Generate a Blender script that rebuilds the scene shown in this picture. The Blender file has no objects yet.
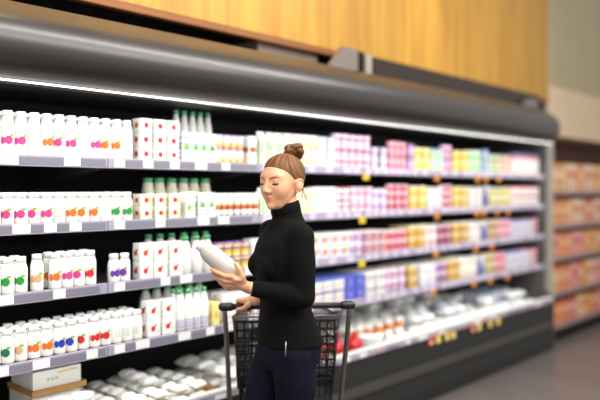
import bpy, bmesh, math, random
import numpy as np
from mathutils import Vector, Matrix

random.seed(7)
S = bpy.context.scene
COL = S.collection
# ------------------------------------------------------------------ camera frame
F = 700.0
TH = math.atan(637.0 / F)
CT, ST = math.cos(TH), math.sin(TH)
H = 1.5
HY = 189.0
RV = Vector((ST, -CT, 0))
VV = Vector((CT, ST, 0))


def cam_pt(px, py, Z):
    """world point seen at photo position px,py at depth Z"""
    p = RV * ((px - 300) / F * Z) + VV * Z
    p.z = H - (py - HY) / F * Z
    return p


def x_at(px, Y):
    """world X along the line of depth Y seen at photo column px"""
    t = (px - 300) / F
    return Y * (CT + t * ST) / (ST - t * CT)


def z_at(px, py, Y):
    Z = Y * F / (CT * (937 - px))
    return H - (py - HY) / F * Z


def lin(c):
    return tuple(((v / 255) / 12.92 if v / 255 <= .04045 else ((v / 255 + .055) / 1.055) ** 2.4) for v in c)


# ------------------------------------------------------------------ materials
MATS = {}


def mat(name, rgb, rough=.5, metal=0., noise=0., nscale=(8, 8, 8), bump=0., spec=.5, emit=0.):
    if name in MATS:
        return MATS[name]
    m = bpy.data.materials.new(name)
    m.use_nodes = True
    nt = m.node_tree
    b = nt.nodes['Principled BSDF']
    c = lin(rgb)
    b.inputs['Base Color'].default_value = (*c, 1)
    b.inputs['Roughness'].default_value = rough
    b.inputs['Metallic'].default_value = metal
    b.inputs['Specular IOR Level'].default_value = spec
    if emit:
        b.inputs['Emission Color'].default_value = (*c, 1)
        b.inputs['Emission Strength'].default_value = emit
    if noise or bump:
        tc = nt.nodes.new('ShaderNodeTexCoord')
        mp = nt.nodes.new('ShaderNodeMapping')
        mp.inputs['Scale'].default_value = nscale
        nz = nt.nodes.new('ShaderNodeTexNoise')
        nz.inputs['Scale'].default_value = 1.
        nz.inputs['Detail'].default_value = 4
        nt.links.new(tc.outputs['Object'], mp.inputs['Vector'])
        nt.links.new(mp.outputs['Vector'], nz.inputs['Vector'])
        if noise:
            rp = nt.nodes.new('ShaderNodeValToRGB')
            rp.color_ramp.elements[0].position = .3
            rp.color_ramp.elements[1].position = .7
            rp.color_ramp.elements[0].color = (*[v * (1 - noise) for v in c], 1)
            rp.color_ramp.elements[1].color = (*[min(1, v * (1 + noise)) for v in c], 1)
            nt.links.new(nz.outputs['Fac'], rp.inputs['Fac'])
            nt.links.new(rp.outputs['Color'], b.inputs['Base Color'])
        if bump:
            bp = nt.nodes.new('ShaderNodeBump')
            bp.inputs['Strength'].default_value = bump
            bp.inputs['Distance'].default_value = .003
            nt.links.new(nz.outputs['Fac'], bp.inputs['Height'])
            nt.links.new(bp.outputs['Normal'], b.inputs['Normal'])
    MATS[name] = m
    return m


def cmat(rgb, rough=.42):
    return mat('print_%d_%d_%d' % rgb, rgb, rough)


# ------------------------------------------------------------------ mesh builder
class MB:
    def __init__(s):
        s.v = []; s.f = []; s.m = []; s.mats = []; s.sm = []

    def mi(s, m):
        if m not in s.mats:
            s.mats.append(m)
        return s.mats.index(m)

    def add(s, vs, fs, m, smooth=False):
        o = len(s.v)
        k = s.mi(m)
        s.v += [tuple(v) for v in vs]
        for f in fs:
            s.f.append([i + o for i in f]); s.m.append(k); s.sm.append(smooth)

    def box(s, a, b, m, bev=0.):
        x0, y0, z0 = a; x1, y1, z1 = b
        if bev <= 0:
            vs = [(x0, y0, z0), (x1, y0, z0), (x1, y1, z0), (x0, y1, z0), (x0, y0, z1), (x1, y0, z1), (x1, y1, z1), (x0, y1, z1)]
            s.add(vs, [(3, 2, 1, 0), (4, 5, 6, 7), (0, 1, 5, 4), (1, 2, 6, 5), (2, 3, 7, 6), (3, 0, 4, 7)], m)
        else:
            bm = bmesh.new()
            bmesh.ops.create_cube(bm, size=1)
            for v in bm.verts:
                v.co = Vector(((x0 + x1) / 2 + v.co.x * (x1 - x0), (y0 + y1) / 2 + v.co.y * (y1 - y0), (z0 + z1) / 2 + v.co.z * (z1 - z0)))
            bmesh.ops.bevel(bm, geom=bm.edges[:], offset=bev, segments=2, affect='EDGES', profile=.7)
            s.bm(bm, m)

    def bm(s, bm, m, smooth=False):
        bm.verts.index_update()
        s.add([v.co[:] for v in bm.verts], [[v.index for v in f.verts] for f in bm.faces], m, smooth)
        bm.free()

    def lathe(s, prof, m, n=16, c=(0, 0), smooth=True, caps=True):
        vs = []; fs = []
        for r, z in prof:
            for i in range(n):
                a = 2 * math.pi * i / n
                vs.append((c[0] + r * math.cos(a), c[1] + r * math.sin(a), z))
        for k in range(len(prof) - 1):
            for i in range(n):
                j = (i + 1) % n
                fs.append((k * n + i, k * n + j, (k + 1) * n + j, (k + 1) * n + i))
        if caps:
            fs.append(tuple(reversed(range(n))))
            fs.append(tuple(range((len(prof) - 1) * n, len(prof) * n)))
        s.add(vs, fs, m, smooth)

    def tube(s, pts, r, m, n=8, smooth=True):
        pts = [Vector(p) for p in pts]
        rs = r if isinstance(r, (list, tuple)) else [r] * len(pts)
        vs = []; fs = []
        up = None
        for i, p in enumerate(pts):
            t = (pts[min(i + 1, len(pts) - 1)] - pts[max(i - 1, 0)]).normalized()
            if up is None:
                a = Vector((0, 0, 1)) if abs(t.z) < .9 else Vector((1, 0, 0))
                up = t.cross(a).normalized()
            u = (up - t * up.dot(t)).normalized()
            up = u
            w = t.cross(u)
            for k in range(n):
                an = 2 * math.pi * k / n
                vs.append(p + (u * math.cos(an) + w * math.sin(an)) * rs[i])
        for i in range(len(pts) - 1):
            for k in range(n):
                j = (k + 1) % n
                fs.append((i * n + k, i * n + j, (i + 1) * n + j, (i + 1) * n + k))
        fs.append(tuple(reversed(range(n))))
        fs.append(tuple(range((len(pts) - 1) * n, len(pts) * n)))
        s.add(vs, fs, m, smooth)

    def capsule(s, pts, rs, m, n=12):
        """tube with rounded ends"""
        pts = [Vector(p) for p in pts]
        rs = list(rs) if isinstance(rs, (list, tuple)) else [rs] * len(pts)
        d0 = (pts[0] - pts[1]).normalized(); d1 = (pts[-1] - pts[-2]).normalized()
        P = [pts[0] + d0 * rs[0] * f for f in (.98, .8, .45)] + pts + [pts[-1] + d1 * rs[-1] * f for f in (.45, .8, .98)]
        R = [rs[0] * f for f in (.2, .6, .89)] + rs + [rs[-1] * f for f in (.89, .6, .2)]
        s.tube(P, R, m, n)

    def ell(s, c, r, m, n=16, rot=None):
        bm = bmesh.new()
        bmesh.ops.create_uvsphere(bm, u_segments=n, v_segments=max(6, n * 2 // 3), radius=1)
        for v in bm.verts:
            q = Vector((v.co.x * r[0], v.co.y * r[1], v.co.z * r[2]))
            if rot is not None:
                q = rot @ q
            v.co = q + Vector(c)
        s.bm(bm, m, True)

    def prism_x(s, prof, x0, x1, m, smooth=False):
        """closed (y,z) outline swept along X"""
        n = len(prof)
        vs = [(x0, y, z) for y, z in prof] + [(x1, y, z) for y, z in prof]
        fs = [(i, (i + 1) % n, n + (i + 1) % n, n + i) for i in range(n)]
        s.add(vs, fs, m, smooth)
        s.add(vs, [tuple(reversed(range(n))), tuple(range(n, 2 * n))], m)

    def build(s, name, parent=None, loc=None, shift=None):
        me = bpy.data.meshes.new(name)
        vs = s.v
        if shift is not None:
            vs = [(v[0] - shift[0], v[1] - shift[1], v[2] - shift[2]) for v in vs]
        me.from_pydata(vs, [], s.f)
        for m in s.mats:
            me.materials.append(m)
        me.polygons.foreach_set('material_index', s.m)
        me.polygons.foreach_set('use_smooth', s.sm)
        bm = bmesh.new(); bm.from_mesh(me)
        bmesh.ops.recalc_face_normals(bm, faces=bm.faces[:])
        bm.to_mesh(me); bm.free()
        me.update()
        o = bpy.data.objects.new(name, me)
        COL.objects.link(o)
        if parent is not None:
            o.parent = parent
        if loc is not None:
            o.location = loc
        return o


def empty(name, loc=(0, 0, 0), rz=0.):
    o = bpy.data.objects.new(name, None)
    o.empty_display_size = .05
    COL.objects.link(o)
    o.location = loc
    o.rotation_euler = (0, 0, rz)
    return o


def tag(o, label, cat, group=None, kind=None):
    if label: o['label'] = label
    if cat: o['category'] = cat
    if group: o['group'] = group
    if kind: o['kind'] = kind
    return o


def struct(o):
    o['kind'] = 'structure'
    return o


def dup(src, loc, rz=0., scale=None):
    c = src.copy()
    COL.objects.link(c)
    c.location = loc
    c.rotation_euler = (0, 0, rz)
    if scale: c.scale = scale
    for ch in list(src.children):
        d = ch.copy(); COL.objects.link(d); d.parent = c
        for g in list(ch.children):
            e = g.copy(); COL.objects.link(e); e.parent = d
    return c


ORD = ['', 'first', 'second', 'third', 'fourth', 'fifth', 'sixth', 'seventh', 'eighth', 'ninth', 'tenth', 'eleventh', 'twelfth',
       'thirteenth', 'fourteenth', 'fifteenth', 'sixteenth', 'seventeenth', 'eighteenth', 'nineteenth', 'twentieth']
ORD += ['twenty-' + ORD[i] for i in range(1, 10)] + ['thirtieth'] + ['thirty-' + ORD[i] for i in range(1, 10)]


# ------------------------------------------------------------------ common colours
WHITE = (244, 243, 238)
CREAM = (240, 234, 214)
M_body = mat('white_plastic', WHITE, .35)
M_cream = mat('cream_plastic', CREAM, .35)
M_cap = mat('white_cap_plastic', (246, 246, 244), .4)
M_greencap = mat('green_cap_plastic', (84, 178, 118), .4)
M_black = mat('black_interior_metal', (16, 15, 15), .65, spec=.2)
M_canopy = mat('dark_bronze_canopy_metal', (40, 36, 35), .33, .0, spec=.75)
M_base = mat('charcoal_base_panel', (36, 37, 36), .45, .0, spec=.4)
M_bump = mat('grey_bumper_rubber', (62, 60, 58), .45)
M_shelf = mat('dark_shelf_metal', (58, 56, 58), .5, .2)
M_rail = mat('lilac_grey_price_rail', (164, 159, 176), .4)
M_rail2 = mat('grey_price_insert', (128, 125, 140), .45)
M_lcard = mat('pale_lilac_price_card', (206, 196, 214), .5)
M_lins = mat('lilac_price_insert', (170, 158, 190), .5)
M_card = mat('white_price_card', (240, 239, 240), .5)
M_rim = mat('pale_rim_plastic', (214, 214, 208), .35)
M_steel = mat('brushed_steel', (150, 148, 146), .35, .8)

# ================================================================== SETTING
YS, YR, YP = 2.74, 2.66, 3.05          # shelf fronts, tray rim, bulkhead / second case front
XL, XE = .795, 6.43
BAY = (XE - XL) / 6
NB = 6
LEV = [1.593, 1.314, 1.034, .753]      # underside of each price rail
RAILH = .046

f = MB(); f.box((-2.2, -3.2, -.05), (12.5, 5.2, 0), mat('grey_concrete_floor', (96, 89, 86), .3, 0, .12, (2.2, 2.2, 2.2), spec=.5))
struct(f.build('floor'))


def wood_mat():
    m = bpy.data.materials.new('golden_wood_veneer'); m.use_nodes = True
    nt = m.node_tree; b = nt.nodes['Principled BSDF']
    tc = nt.nodes.new('ShaderNodeTexCoord'); mp = nt.nodes.new('ShaderNodeMapping')
    mp.inputs['Scale'].default_value = (9, 9, .5)
    nz = nt.nodes.new('ShaderNodeTexNoise'); nz.inputs['Scale'].default_value = 2.2; nz.inputs['Detail'].default_value = 6
    rp = nt.nodes.new('ShaderNodeValToRGB')
    rp.color_ramp.elements[0].position = .3; rp.color_ramp.elements[0].color = (*lin((166, 116, 36)), 1)
    rp.color_ramp.elements[1].position = .72; rp.color_ramp.elements[1].color = (*lin((194, 148, 54)), 1)
    nt.links.new(tc.outputs['Object'], mp.inputs['Vector']); nt.links.new(mp.outputs['Vector'], nz.inputs['Vector'])
    nt.links.new(nz.outputs['Fac'], rp.inputs['Fac']); nt.links.new(rp.outputs['Color'], b.inputs['Base Color'])
    b.inputs['Roughness'].default_value = .5
    return m


M_wood = wood_mat()
M_woodedge = mat('brown_wood_edge', (128, 78, 34), .6, noise=.2, nscale=(2, 30, 30))
XW = 7.27
w = MB()
w.box((-1.5, YP, 2.45), (XW, YP + .06, 4.6), M_wood)
struct(w.build('wall_front'))
w = MB(); w.box((-1.5, YP + .002, 2.412), (XW - .002, YP + .05, 2.449), M_woodedge)
struct(w.build('trim_1'))
w = MB(); w.box((-1.5, 3.72, 0), (7.2, 3.80, 4.6), mat('black_recess_wall', (14, 13, 13), .8))
struct(w.build('wall_back'))
YG = 2.77                                # front of the ambient shelving beyond the case
XG = x_at(547.5, YG)
XG2 = x_at(553.5, YG)
w = MB(); w.box((XG, YG, 0), (XG2, 3.5, 2.05), mat('pale_grey_pillar', (168, 160, 150), .6))
struct(w.build('trim_2'))
XS = XW + .002
w = MB(); w.box((XS, YP + .004, 2.075), (12.5, 3.9, 2.605), mat('light_beige_soffit', (214, 190, 158), .8, noise=.04, nscale=(1, 1, 1)))
struct(w.build('wall_soffit'))
w = MB(); w.box((XS, YP + .03, 2.605), (12.5, 3.9, 4.6), mat('greige_upper_wall', (172, 158, 128), .8, noise=.04, nscale=(1, 1, 1)))
struct(w.build('wall_upper'))

# ================================================================== REFRIGERATED CASE
case = empty('refrigerated_display_case', ((XL + XE) / 2, 3.1, 0))
tag(case, 'long open refrigerated dairy display case with dark curved canopy', 'display case')
sh = (case.location.x, case.location.y, 0)


def cpart(mb, name, parent=None):
    if parent is None:
        return mb.build(name, case, shift=sh)
    o = mb.build(name, None, shift=sh); o.parent = parent
    return o


b = MB(); b.box((XL, 3.36, .30), (XE, 3.42, 2.26), M_black); cpart(b, 'back_panel')
b = MB()
b.prism_x([(YR, .0), (YR, .445), (YR + .02, .445), (YR + .03, .40), (3.42, .36), (3.42, 0)], XL, XE, M_base); cpart(b, 'base')
b = MB(); b.box((XL, YR - .018, .215), (XE + .004, YR, .275), M_bump, .005); cpart(b, 'bumper')
b = MB(); b.box((XL, YR - .006, .0), (XE, YR + .0, .08), mat('black_kick_plate', (22, 22, 22), .5)); cpart(b, 'kick_plate')
b = MB(); b.box((XL, YR + .03, .41), (XE, 3.36, .425), M_rim); cpart(b, 'tray')
rim = MB()
rim.box((XL, YR - .012, .478), (XE, YR + .03, .494), M_rim, .004)
rim_o = cpart(rim, 'tray_rim')
b = MB(); b.box((XL, YR - .01, .447), (XE, YR + .018, .478), M_rail); cpart(b, 'price_rail', rim_o)
x = XL + .1
while x < XE - .1:
    wd = random.choice([.05, .07, .07, .12])
    k = MB(); k.box((x, YR - .0125, .451), (x + wd, YR - .010, .474), random.choice([M_card, M_card, M_rail2, cmat((196, 150, 160))])); cpart(k, 'price_card', rim_o)
    x += wd + random.choice([.02, .05, .1])
# end panels with rounded front nose
for nm, xa, xb in (('end_panel', XE, XE + .02), ('end_panel', XL - .035, XL)):
    b = MB(); b.prism_x([(YR - .01, 0), (YR - .01, .47), (YR + .02, .51), (YS - .0, .56), (YS - .02, 1.93), (3.42, 1.94), (3.42, 0)], xa, xb, mat('grey_end_panel', (72, 69, 68), .5)); cpart(b, nm)
# canopy
prof = [(2.672, 1.928), (2.625, 1.936), (2.585, 1.958), (2.557, 1.995), (2.545, 2.04), (2.548, 2.085), (2.560, 2.122), (2.580, 2.15), (2.600, 2.168),
        (2.66, 2.205), (2.735, 2.248), (2.752, 2.257), (2.775, 2.262), (3.42, 2.262), (3.42, 2.02), (2.80, 2.0), (2.70, 1.955)]
mb = MB()
cy, cz = 2.82, 2.10
n = len(prof)
rings = [(XL - .03, 1.), (XE - .15, 1.)]
for q in range(1, 9):
    a = q / 8 * math.pi / 2
    rings.append((XE - .15 + .105 * math.sin(a), 1 - .13 * (1 - math.cos(a)) ** 1.2))
vs = []
for xx, sc in rings:
    for y, z in prof:
        vs.append((xx, cy + (y - cy) * sc, cz + (z - cz) * (1 - (1 - sc) * 1.0)))
fs = []; 
for r_ in range(len(rings) - 1):
    for i in range(n):
        j = (i + 1) % n
        fs.append((r_ * n + i, r_ * n + j, (r_ + 1) * n + j, (r_ + 1) * n + i))
mb.add(vs, fs, M_canopy, True)
mb.add(vs, [tuple(reversed(range(n))), tuple(range((len(rings) - 1) * n, len(rings) * n))], M_canopy)
can = cpart(mb, 'canopy')
for e in range(1):
    md = can.modifiers.new('edge', 'EDGE_SPLIT'); md.split_angle = math.radians(50)
b = MB(); b.box((XL, 2.80, 1.93), (XE, 3.36, 1.99), mat('dark_grey_canopy_underside', (60, 60, 60), .5)); cpart(b, 'canopy_soffit', can)
b = MB(); b.box((XL, 2.655, 1.919), (XE - .03, 2.664, 1.9265), mat('lamp_glow', (255, 255, 250), .4, emit=1.6)); cpart(b, 'light_strip', can)
# things riding on the canopy roof
b = MB()
xa = x_at(372, 2.95); xb = x_at(538, 2.95)
b.box((xa, 2.93, 2.262), (xb, 3.02, 2.43), mat('dark_trough_metal', (50, 40, 34), .45, .3), .004); cpart(b, 'cable_trough', can)
M_brk = mat('grey_bracket_metal', (124, 116, 108), .45, .3)
for (p0, p1, p2) in ((329, 344, 358), (520, 531, 538)):
    b = MB()
    X0, X1, X2 = x_at(p0, 2.86), x_at(p1, 2.86), x_at(p2, 2.86)
    y0, y1 = 2.86, 2.90
    zt = 2.43 if p0 < 400 else 2.36
    pv = [(X0, 2.262), (X2, 2.262), (X2, zt), (X1, zt)]
    vs = [(a, y0, c) for a, c in pv] + [(a, y1, c) for a, c in pv]
    b.add(vs, [(0, 1, 2, 3), (7, 6, 5, 4), (0, 4, 5, 1), (1, 5, 6, 2), (2, 6, 7, 3), (3, 7, 4, 0)], M_brk)
    X3 = X2 + (x_at(p2 + 9, 2.86) - X2)
    b.box((X2, 2.885, 2.262), (X3, 2.95, zt), M_black)
    b.box((X3, 2.87, 2.27), (X3 + .07, 2.90, zt - .01), mat('pale_bracket_metal', (168, 158, 140), .4, .3))
    cpart(b, 'canopy_bracket', can)
b = MB(); b.box((x_at(247, 3.2), 3.1, 2.262), (x_at(306, 3.2), 3.3, 2.42), mat('brown_grey_duct', (112, 96, 84), .6)); cpart(b, 'duct_box', can)
# shelves
for L, zb in enumerate(LEV):
    for i in range(NB):
        xa = XL + i * BAY + .002; xb = XL + (i + 1) * BAY - .002
        s_ = MB(); s_.box((xa, YS + .012, zb + .012), (xb, 3.36, zb + .036), M_shelf)
        so = cpart(s_, 'shelf')
        r_ = MB(); r_.box((xa, YS - .003, zb), (xb, YS + .012, zb + RAILH), M_rail, .002)
        cpart(r_, 'price_rail', so)
        xx = xa + .03
        while xx < xb - .1:
            wd = random.choice([.055, .075, .075])
            gp = random.choice([.06, .10, .17, .2])
            if i >= 2: gp = random.choice([.02, .03, .06, .1])
            c_ = MB(); c_.box((xx, YS - .0055, zb + .005), (xx + wd, YS - .003, zb + RAILH - .004), M_card if i < 2 else M_lcard); cpart(c_, 'price_card', so)
            g1 = min(xx + wd + gp - .004, xb - .01)
            if g1 > xx + wd + .01:
                c_ = MB(); c_.box((xx + wd + .003, YS - .0045, zb + .007), (g1, YS - .003, zb + RAILH - .008), M_rail2 if i < 2 else M_lins); cpart(c_, 'rail_insert', so)
            xx += wd + gp
        for sx in (xa + .012, xb - .012):
            k_ = MB(); k_.add([(sx - .006, 3.36, zb + .012), (sx - .006, YS + .06, zb + .012), (sx - .006, YS + .06, zb + .0), (sx - .006, 3.36, zb - .09),
                               (sx + .006, 3.36, zb + .012), (sx + .006, YS + .06, zb + .012), (sx + .006, YS + .06, zb + .0), (sx + .006, 3.36, zb - .09)],
                              [(0, 1, 2, 3), (7, 6, 5, 4), (0, 4, 5, 1), (1, 5, 6, 2), (2, 6, 7, 3), (3, 7, 4, 0)], M_shelf)
            cpart(k_, 'bracket', so)

# ================================================================== GOODS : prototypes
PROTO = {}


def hide_far(o):
    return o


def label_patch(mb, r, u, v, ru, rv, rgb, n=14, off=.0006, az=-math.pi / 2):
    """disc printed on a round body of radius r"""
    vs = [(0, 0)] + [(q * ru * math.cos(2 * math.pi * i / n), q * rv * math.sin(2 * math.pi * i / n)) for q in (.35, .7, 1) for i in range(n)]
    P = []
    for a, c in vs:
        t = az + (u + a) / r
        P.append(((r + off) * math.cos(t), (r + off) * math.sin(t), v + c))
    fs = [(0, 1 + i, 1 + (i + 1) % n) for i in range(n)]
    for q in range(2):
        fs += [(1 + q * n + i, 1 + (q + 1) * n + i, 1 + (q + 1) * n + (i + 1) % n, 1 + q * n + (i + 1) % n) for i in range(n)]
    mb.add(P, fs, cmat(rgb), True)


FRUIT = {'orange': ((226, 112, 38), 'orange'), 'pink': ((216, 62, 134), 'pink'), 'green': ((38, 150, 62), 'green'), 'teal': ((30, 110, 90), 'teal'),
         'red': ((208, 40, 50), 'red'), 'blue': ((46, 58, 176), 'blue'), 'purple': ((104, 52, 160), 'purple'), 'tan': ((214, 170, 120), 'tan'), 'text': ((150, 170, 140), 'plain')}


def yog_bottle(fr, h):
    key = ('yb', fr, round(h, 3))
    if key in PROTO: return PROTO[key], False
    e = empty('yoghurt_bottle')
    R = .0272
    mb = MB()
    hb = h - .026
    mb.lathe([(R * .8, 0), (R * .97, .003), (R, .008), (R, hb * .76), (R * .985, hb * .82), (R * .9, hb * .90), (R * .80, hb * .96), (R * .78, hb)], M_body, 20)
    zc = hb * .42
    col = FRUIT[fr][0]
    for az in (-math.pi * .62, math.pi * .38):
        if fr == 'text':
            for q in range(4):
                for dq in (-.008, .002, .009):
                    label_patch(mb, R, dq, zc - .014 + q * .010, .0035, .0022, (150, 176, 140), 6, az=az)
        else:
            label_patch(mb, R, .002, zc, .0165, .0175, col, az=az)
            label_patch(mb, R, -.021, zc - .002, .010, .015, col, az=az)
            label_patch(mb, R, .014, zc + .020, .010, .006, (140, 186, 60), 8, az=az)
            for q in range(3):
                label_patch(mb, R, .02, zc - .012 + q * .008, .003, .0018, (170, 180, 150), 6, az=az)
    mb.build('body', e)
    c = MB(); rc = R * .76
    c.lathe([(rc, hb), (rc, h - .003), (rc * .93, h), (rc * .3, h)], M_cap, 18); c.build('cap', e)
    PROTO[key] = e
    return e, True


def milk_bottle(h, cream=False, printed=False, R=.040, broad=False):
    key = ('mb', round(h, 3), cream, printed, broad)
    if key in PROTO: return PROTO[key], False
    e = empty('milk_bottle')
    m = M_cream if cream else M_body
    mb = MB()
    hb = h - .022
    mb.lathe([(R * .85, 0), (R, .006), (R, hb * .52), (R * .97, hb * .62), (R * (.9 if broad else .82), hb * .78), (R * (.76 if broad else .58), hb * .92), (R * (.68 if broad else .44), hb)], m, 20)
    if printed:
        for az in (-math.pi * .6, math.pi * .4):
            for a in range(3):
                for q in range(3):
                    label_patch(mb, R, (a - 1) * .018, .025 + q * .014, .008, .003, (90, 120, 200), 6, az=az)
    mb.build('body', e)
    c = MB(); rc = R * (.72 if broad else .50)
    c.lathe([(rc, hb), (rc, h - .003), (rc * .9, h), (rc * .3, h)], M_greencap, 16); c.build('cap', e)
    PROTO[key] = e
    return e, True


def design_box(name, key, w, d, h, base, lid=None, prints=(), bev=.006):
    """one carton / tub as a single mesh; prints = (u0,u1,v0,v1,rgb) on its four sides"""
    if key in PROTO: return PROTO[key], False
    mb = MB()
    bc = cmat(base)
    if lid:
        mb.box((-w / 2, -d / 2, 0), (w / 2, d / 2, h * .86), bc, bev)
        mb.box((-w / 2 - .001, -d / 2 - .001, h * .85), (w / 2 + .001, d / 2 + .001, h), cmat(lid), .003)
    else:
        mb.box((-w / 2, -d / 2, 0), (w / 2, d / 2, h), bc, bev)
    o = .0006
    for p in prints:
        u0, u1, v0, v1, rgb = p[:5]
        m = cmat(rgb)
        z0, z1 = v0 * h, v1 * h
        if len(p) > 5:      # disc
            nn = 14
            cu, cv = (u0 + u1) / 2, (z0 + z1) / 2
            rr = (z1 - z0) / 2
            pts = [(rr * math.cos(2 * math.pi * i / nn), rr * math.sin(2 * math.pi * i / nn)) for i in range(nn)]
            mb.add([(-w / 2 + cu * w + a, -d / 2 - o, cv + c) for a, c in pts], [tuple(range(nn))], m)
            mb.add([(-w / 2 - o, d / 2 - cu * d + a, cv + c) for a, c in pts], [tuple(range(nn))], m)
        else:
            xa, xb = -w / 2 + max(u0, .05) * w, -w / 2 + min(u1, .95) * w
            ya, yb = -d / 2 + max(u0, .05) * d, -d / 2 + min(u1, .95) * d
            mb.add([(xa, -d / 2 - o, z0), (xb, -d / 2 - o, z0), (xb, -d / 2 - o, z1), (xa, -d / 2 - o, z1)], [(0, 1, 2, 3)], m)
            mb.add([(-w / 2 - o, -ya, z0), (-w / 2 - o, -yb, z0), (-w / 2 - o, -yb, z1), (-w / 2 - o, -ya, z1)], [(0, 1, 2, 3)], m)
            mb.add([(w / 2 + o, ya, z0), (w / 2 + o, yb, z0), (w / 2 + o, yb, z1), (w / 2 + o, ya, z1)], [(0, 1, 2, 3)], m)
    e = mb.build(name)
    PROTO[key] = e
    return e, True


def design_cup(name, key, w, h, base, lid, bands=()):
    """tapered pot with foil lid and printed bands (v0,v1,rgb)"""
    if key in PROTO: return PROTO[key], False
    mb = MB()
    R = w / 2 - .001
    rb = R * .78
    zs = sorted({0., h * .9} | {v * h for b_ in bands for v in b_[:2]})

    def rad(z): return rb + (R * .95 - rb) * (z / (h * .9))
    for i in range(len(zs) - 1):
        a, c = zs[i], zs[i + 1]
        mid = (a + c) / 2 / h
        rgb = base
        for v0, v1, q in bands:
            if v0 <= mid <= v1: rgb = q
        mb.lathe([(rad(a), a), (rad(c), c)], cmat(rgb), 16, caps=(i == 0))
    mb.lathe([(R * .95, h * .9), (R, h * .92), (R, h * .97), (R * .94, h), (R * .2, h)], cmat(lid), 16)
    e = mb.build(name)
    PROTO[key] = e
    return e, True


def design_gable(key, w, h, base, prints):
    """gable-topped milk carton"""
    if key in PROTO: return PROTO[key], False
    mb = MB(); d = w
    m = cmat(base)
    hb = h * .78
    mb.box((-w / 2, -d / 2, 0), (w / 2, d / 2, hb), m)
    mb.add([(-w / 2, -d / 2, hb), (w / 2, -d / 2, hb), (w / 2, d / 2, hb), (-w / 2, d / 2, hb), (-w / 2, -.003, h * .93), (w / 2, -.003, h * .93), (w / 2, .003, h * .93), (-w / 2, .003, h * .93)],
           [(0, 1, 5, 4), (2, 3, 7, 6), (1, 2, 6, 5), (3, 0, 4, 7)], m)
    mb.box((-w / 2, -.003, h * .92), (w / 2, .003, h), m)
    o = .0006
    for u0, u1, v0, v1, rgb in prints:
        c = cmat(rgb); z0, z1 = v0 * hb, v1 * hb
        xa, xb = -w / 2 + u0 * w, -w / 2 + u1 * w
        mb.add([(xa, -d / 2 - o, z0), (xb, -d / 2 - o, z0), (xb, -d / 2 - o, z1), (xa, -d / 2 - o, z1)], [(0, 1, 2, 3)], c)
        mb.add([(-w / 2 - o, -xa, z0), (-w / 2 - o, -xb, z0), (-w / 2 - o, -xb, z1), (-w / 2 - o, -xa, z1)], [(0, 1, 2, 3)], c)
    e = mb.build('milk_carton')
    PROTO[key] = e
    return e, True


def pouch_mesh(name, key, w, d, t, rgb, prints=()):
    """pillow bag lying flat with crimped ends"""
    if key in PROTO: return PROTO[key], False
    rnd = random.Random(hash(str(key)) % 9999 if False else len(PROTO))
    N, Mn = 10, 8
    top = []; bot = []
    for i in range(N + 1):
        u = i / N * 2 - 1
        for j in range(Mn + 1):
            v = j / Mn * 2 - 1
            th = (max(0, 1 - abs(u) ** 3.0) * max(0, 1 - abs(v) ** 2.6)) ** .6
            wr = .12 * math.sin(u * 7 + v * 3 + len(PROTO)) * th + .08 * rnd.uniform(-1, 1) * th
            sx = 1 - .06 * math.cos(v * 1.5)
            top.append((u * w / 2, v * d / 2 * sx, t / 2 + t / 2 * th * (1 + wr) + .001))
            bot.append((u * w / 2, v * d / 2 * sx, t / 2 - t / 2 * th))
    vs = top + bot
    K = (N + 1) * (Mn + 1)
    idx = lambda i, j: i * (Mn + 1) + j
    mb = MB()
    base = cmat(rgb, .3)
    for i in range(N):
        for j in range(Mn):
            pass
    fs = []; fs2 = []
    for i in range(N):
        for j in range(Mn):
            q = (idx(i, j), idx(i + 1, j), idx(i + 1, j + 1), idx(i, j + 1))
            fs.append(q); fs2.append(tuple(K + a for a in reversed(q)))
    side = []
    for i in range(N):
        side.append((idx(i + 1, 0), idx(i, 0), K + idx(i, 0), K + idx(i + 1, 0)))
        side.append((idx(i, Mn), idx(i + 1, Mn), K + idx(i + 1, Mn), K + idx(i, Mn)))
    for j in range(Mn):
        side.append((idx(0, j), idx(0, j + 1), K + idx(0, j + 1), K + idx(0, j)))
        side.append((idx(N, j + 1), idx(N, j), K + idx(N, j), K + idx(N, j + 1)))
    mb.add(vs, fs + fs2 + side, base, True)
    for (i0, i1, j0, j1, c) in prints:
        m = cmat(c, .3)
        k_ = mb.mi(m)
        for qi, q in enumerate(fs):
            i, j = divmod(qi, Mn)
            if i0 <= i < i1 and j0 <= j < j1:
                mb.m[qi] = k_
    e = mb.build(name)
    PROTO[key] = e
    return e, True


def put(proto_new, loc, rz, label, cat, group, scale=None):
    src, new = proto_new
    if new:
        o = src; o.location = loc; o.rotation_euler = (0, 0, rz)
        if scale: o.scale = scale
    else:
        o = dup(src, loc, rz, scale)
    return tag(o, label, cat, group)


SHN = ['top shelf', 'second shelf', 'third shelf', 'fourth shelf']
COUNT = {}


def words(s): return len(s.replace(',', '').split())


PENDING = []


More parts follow.
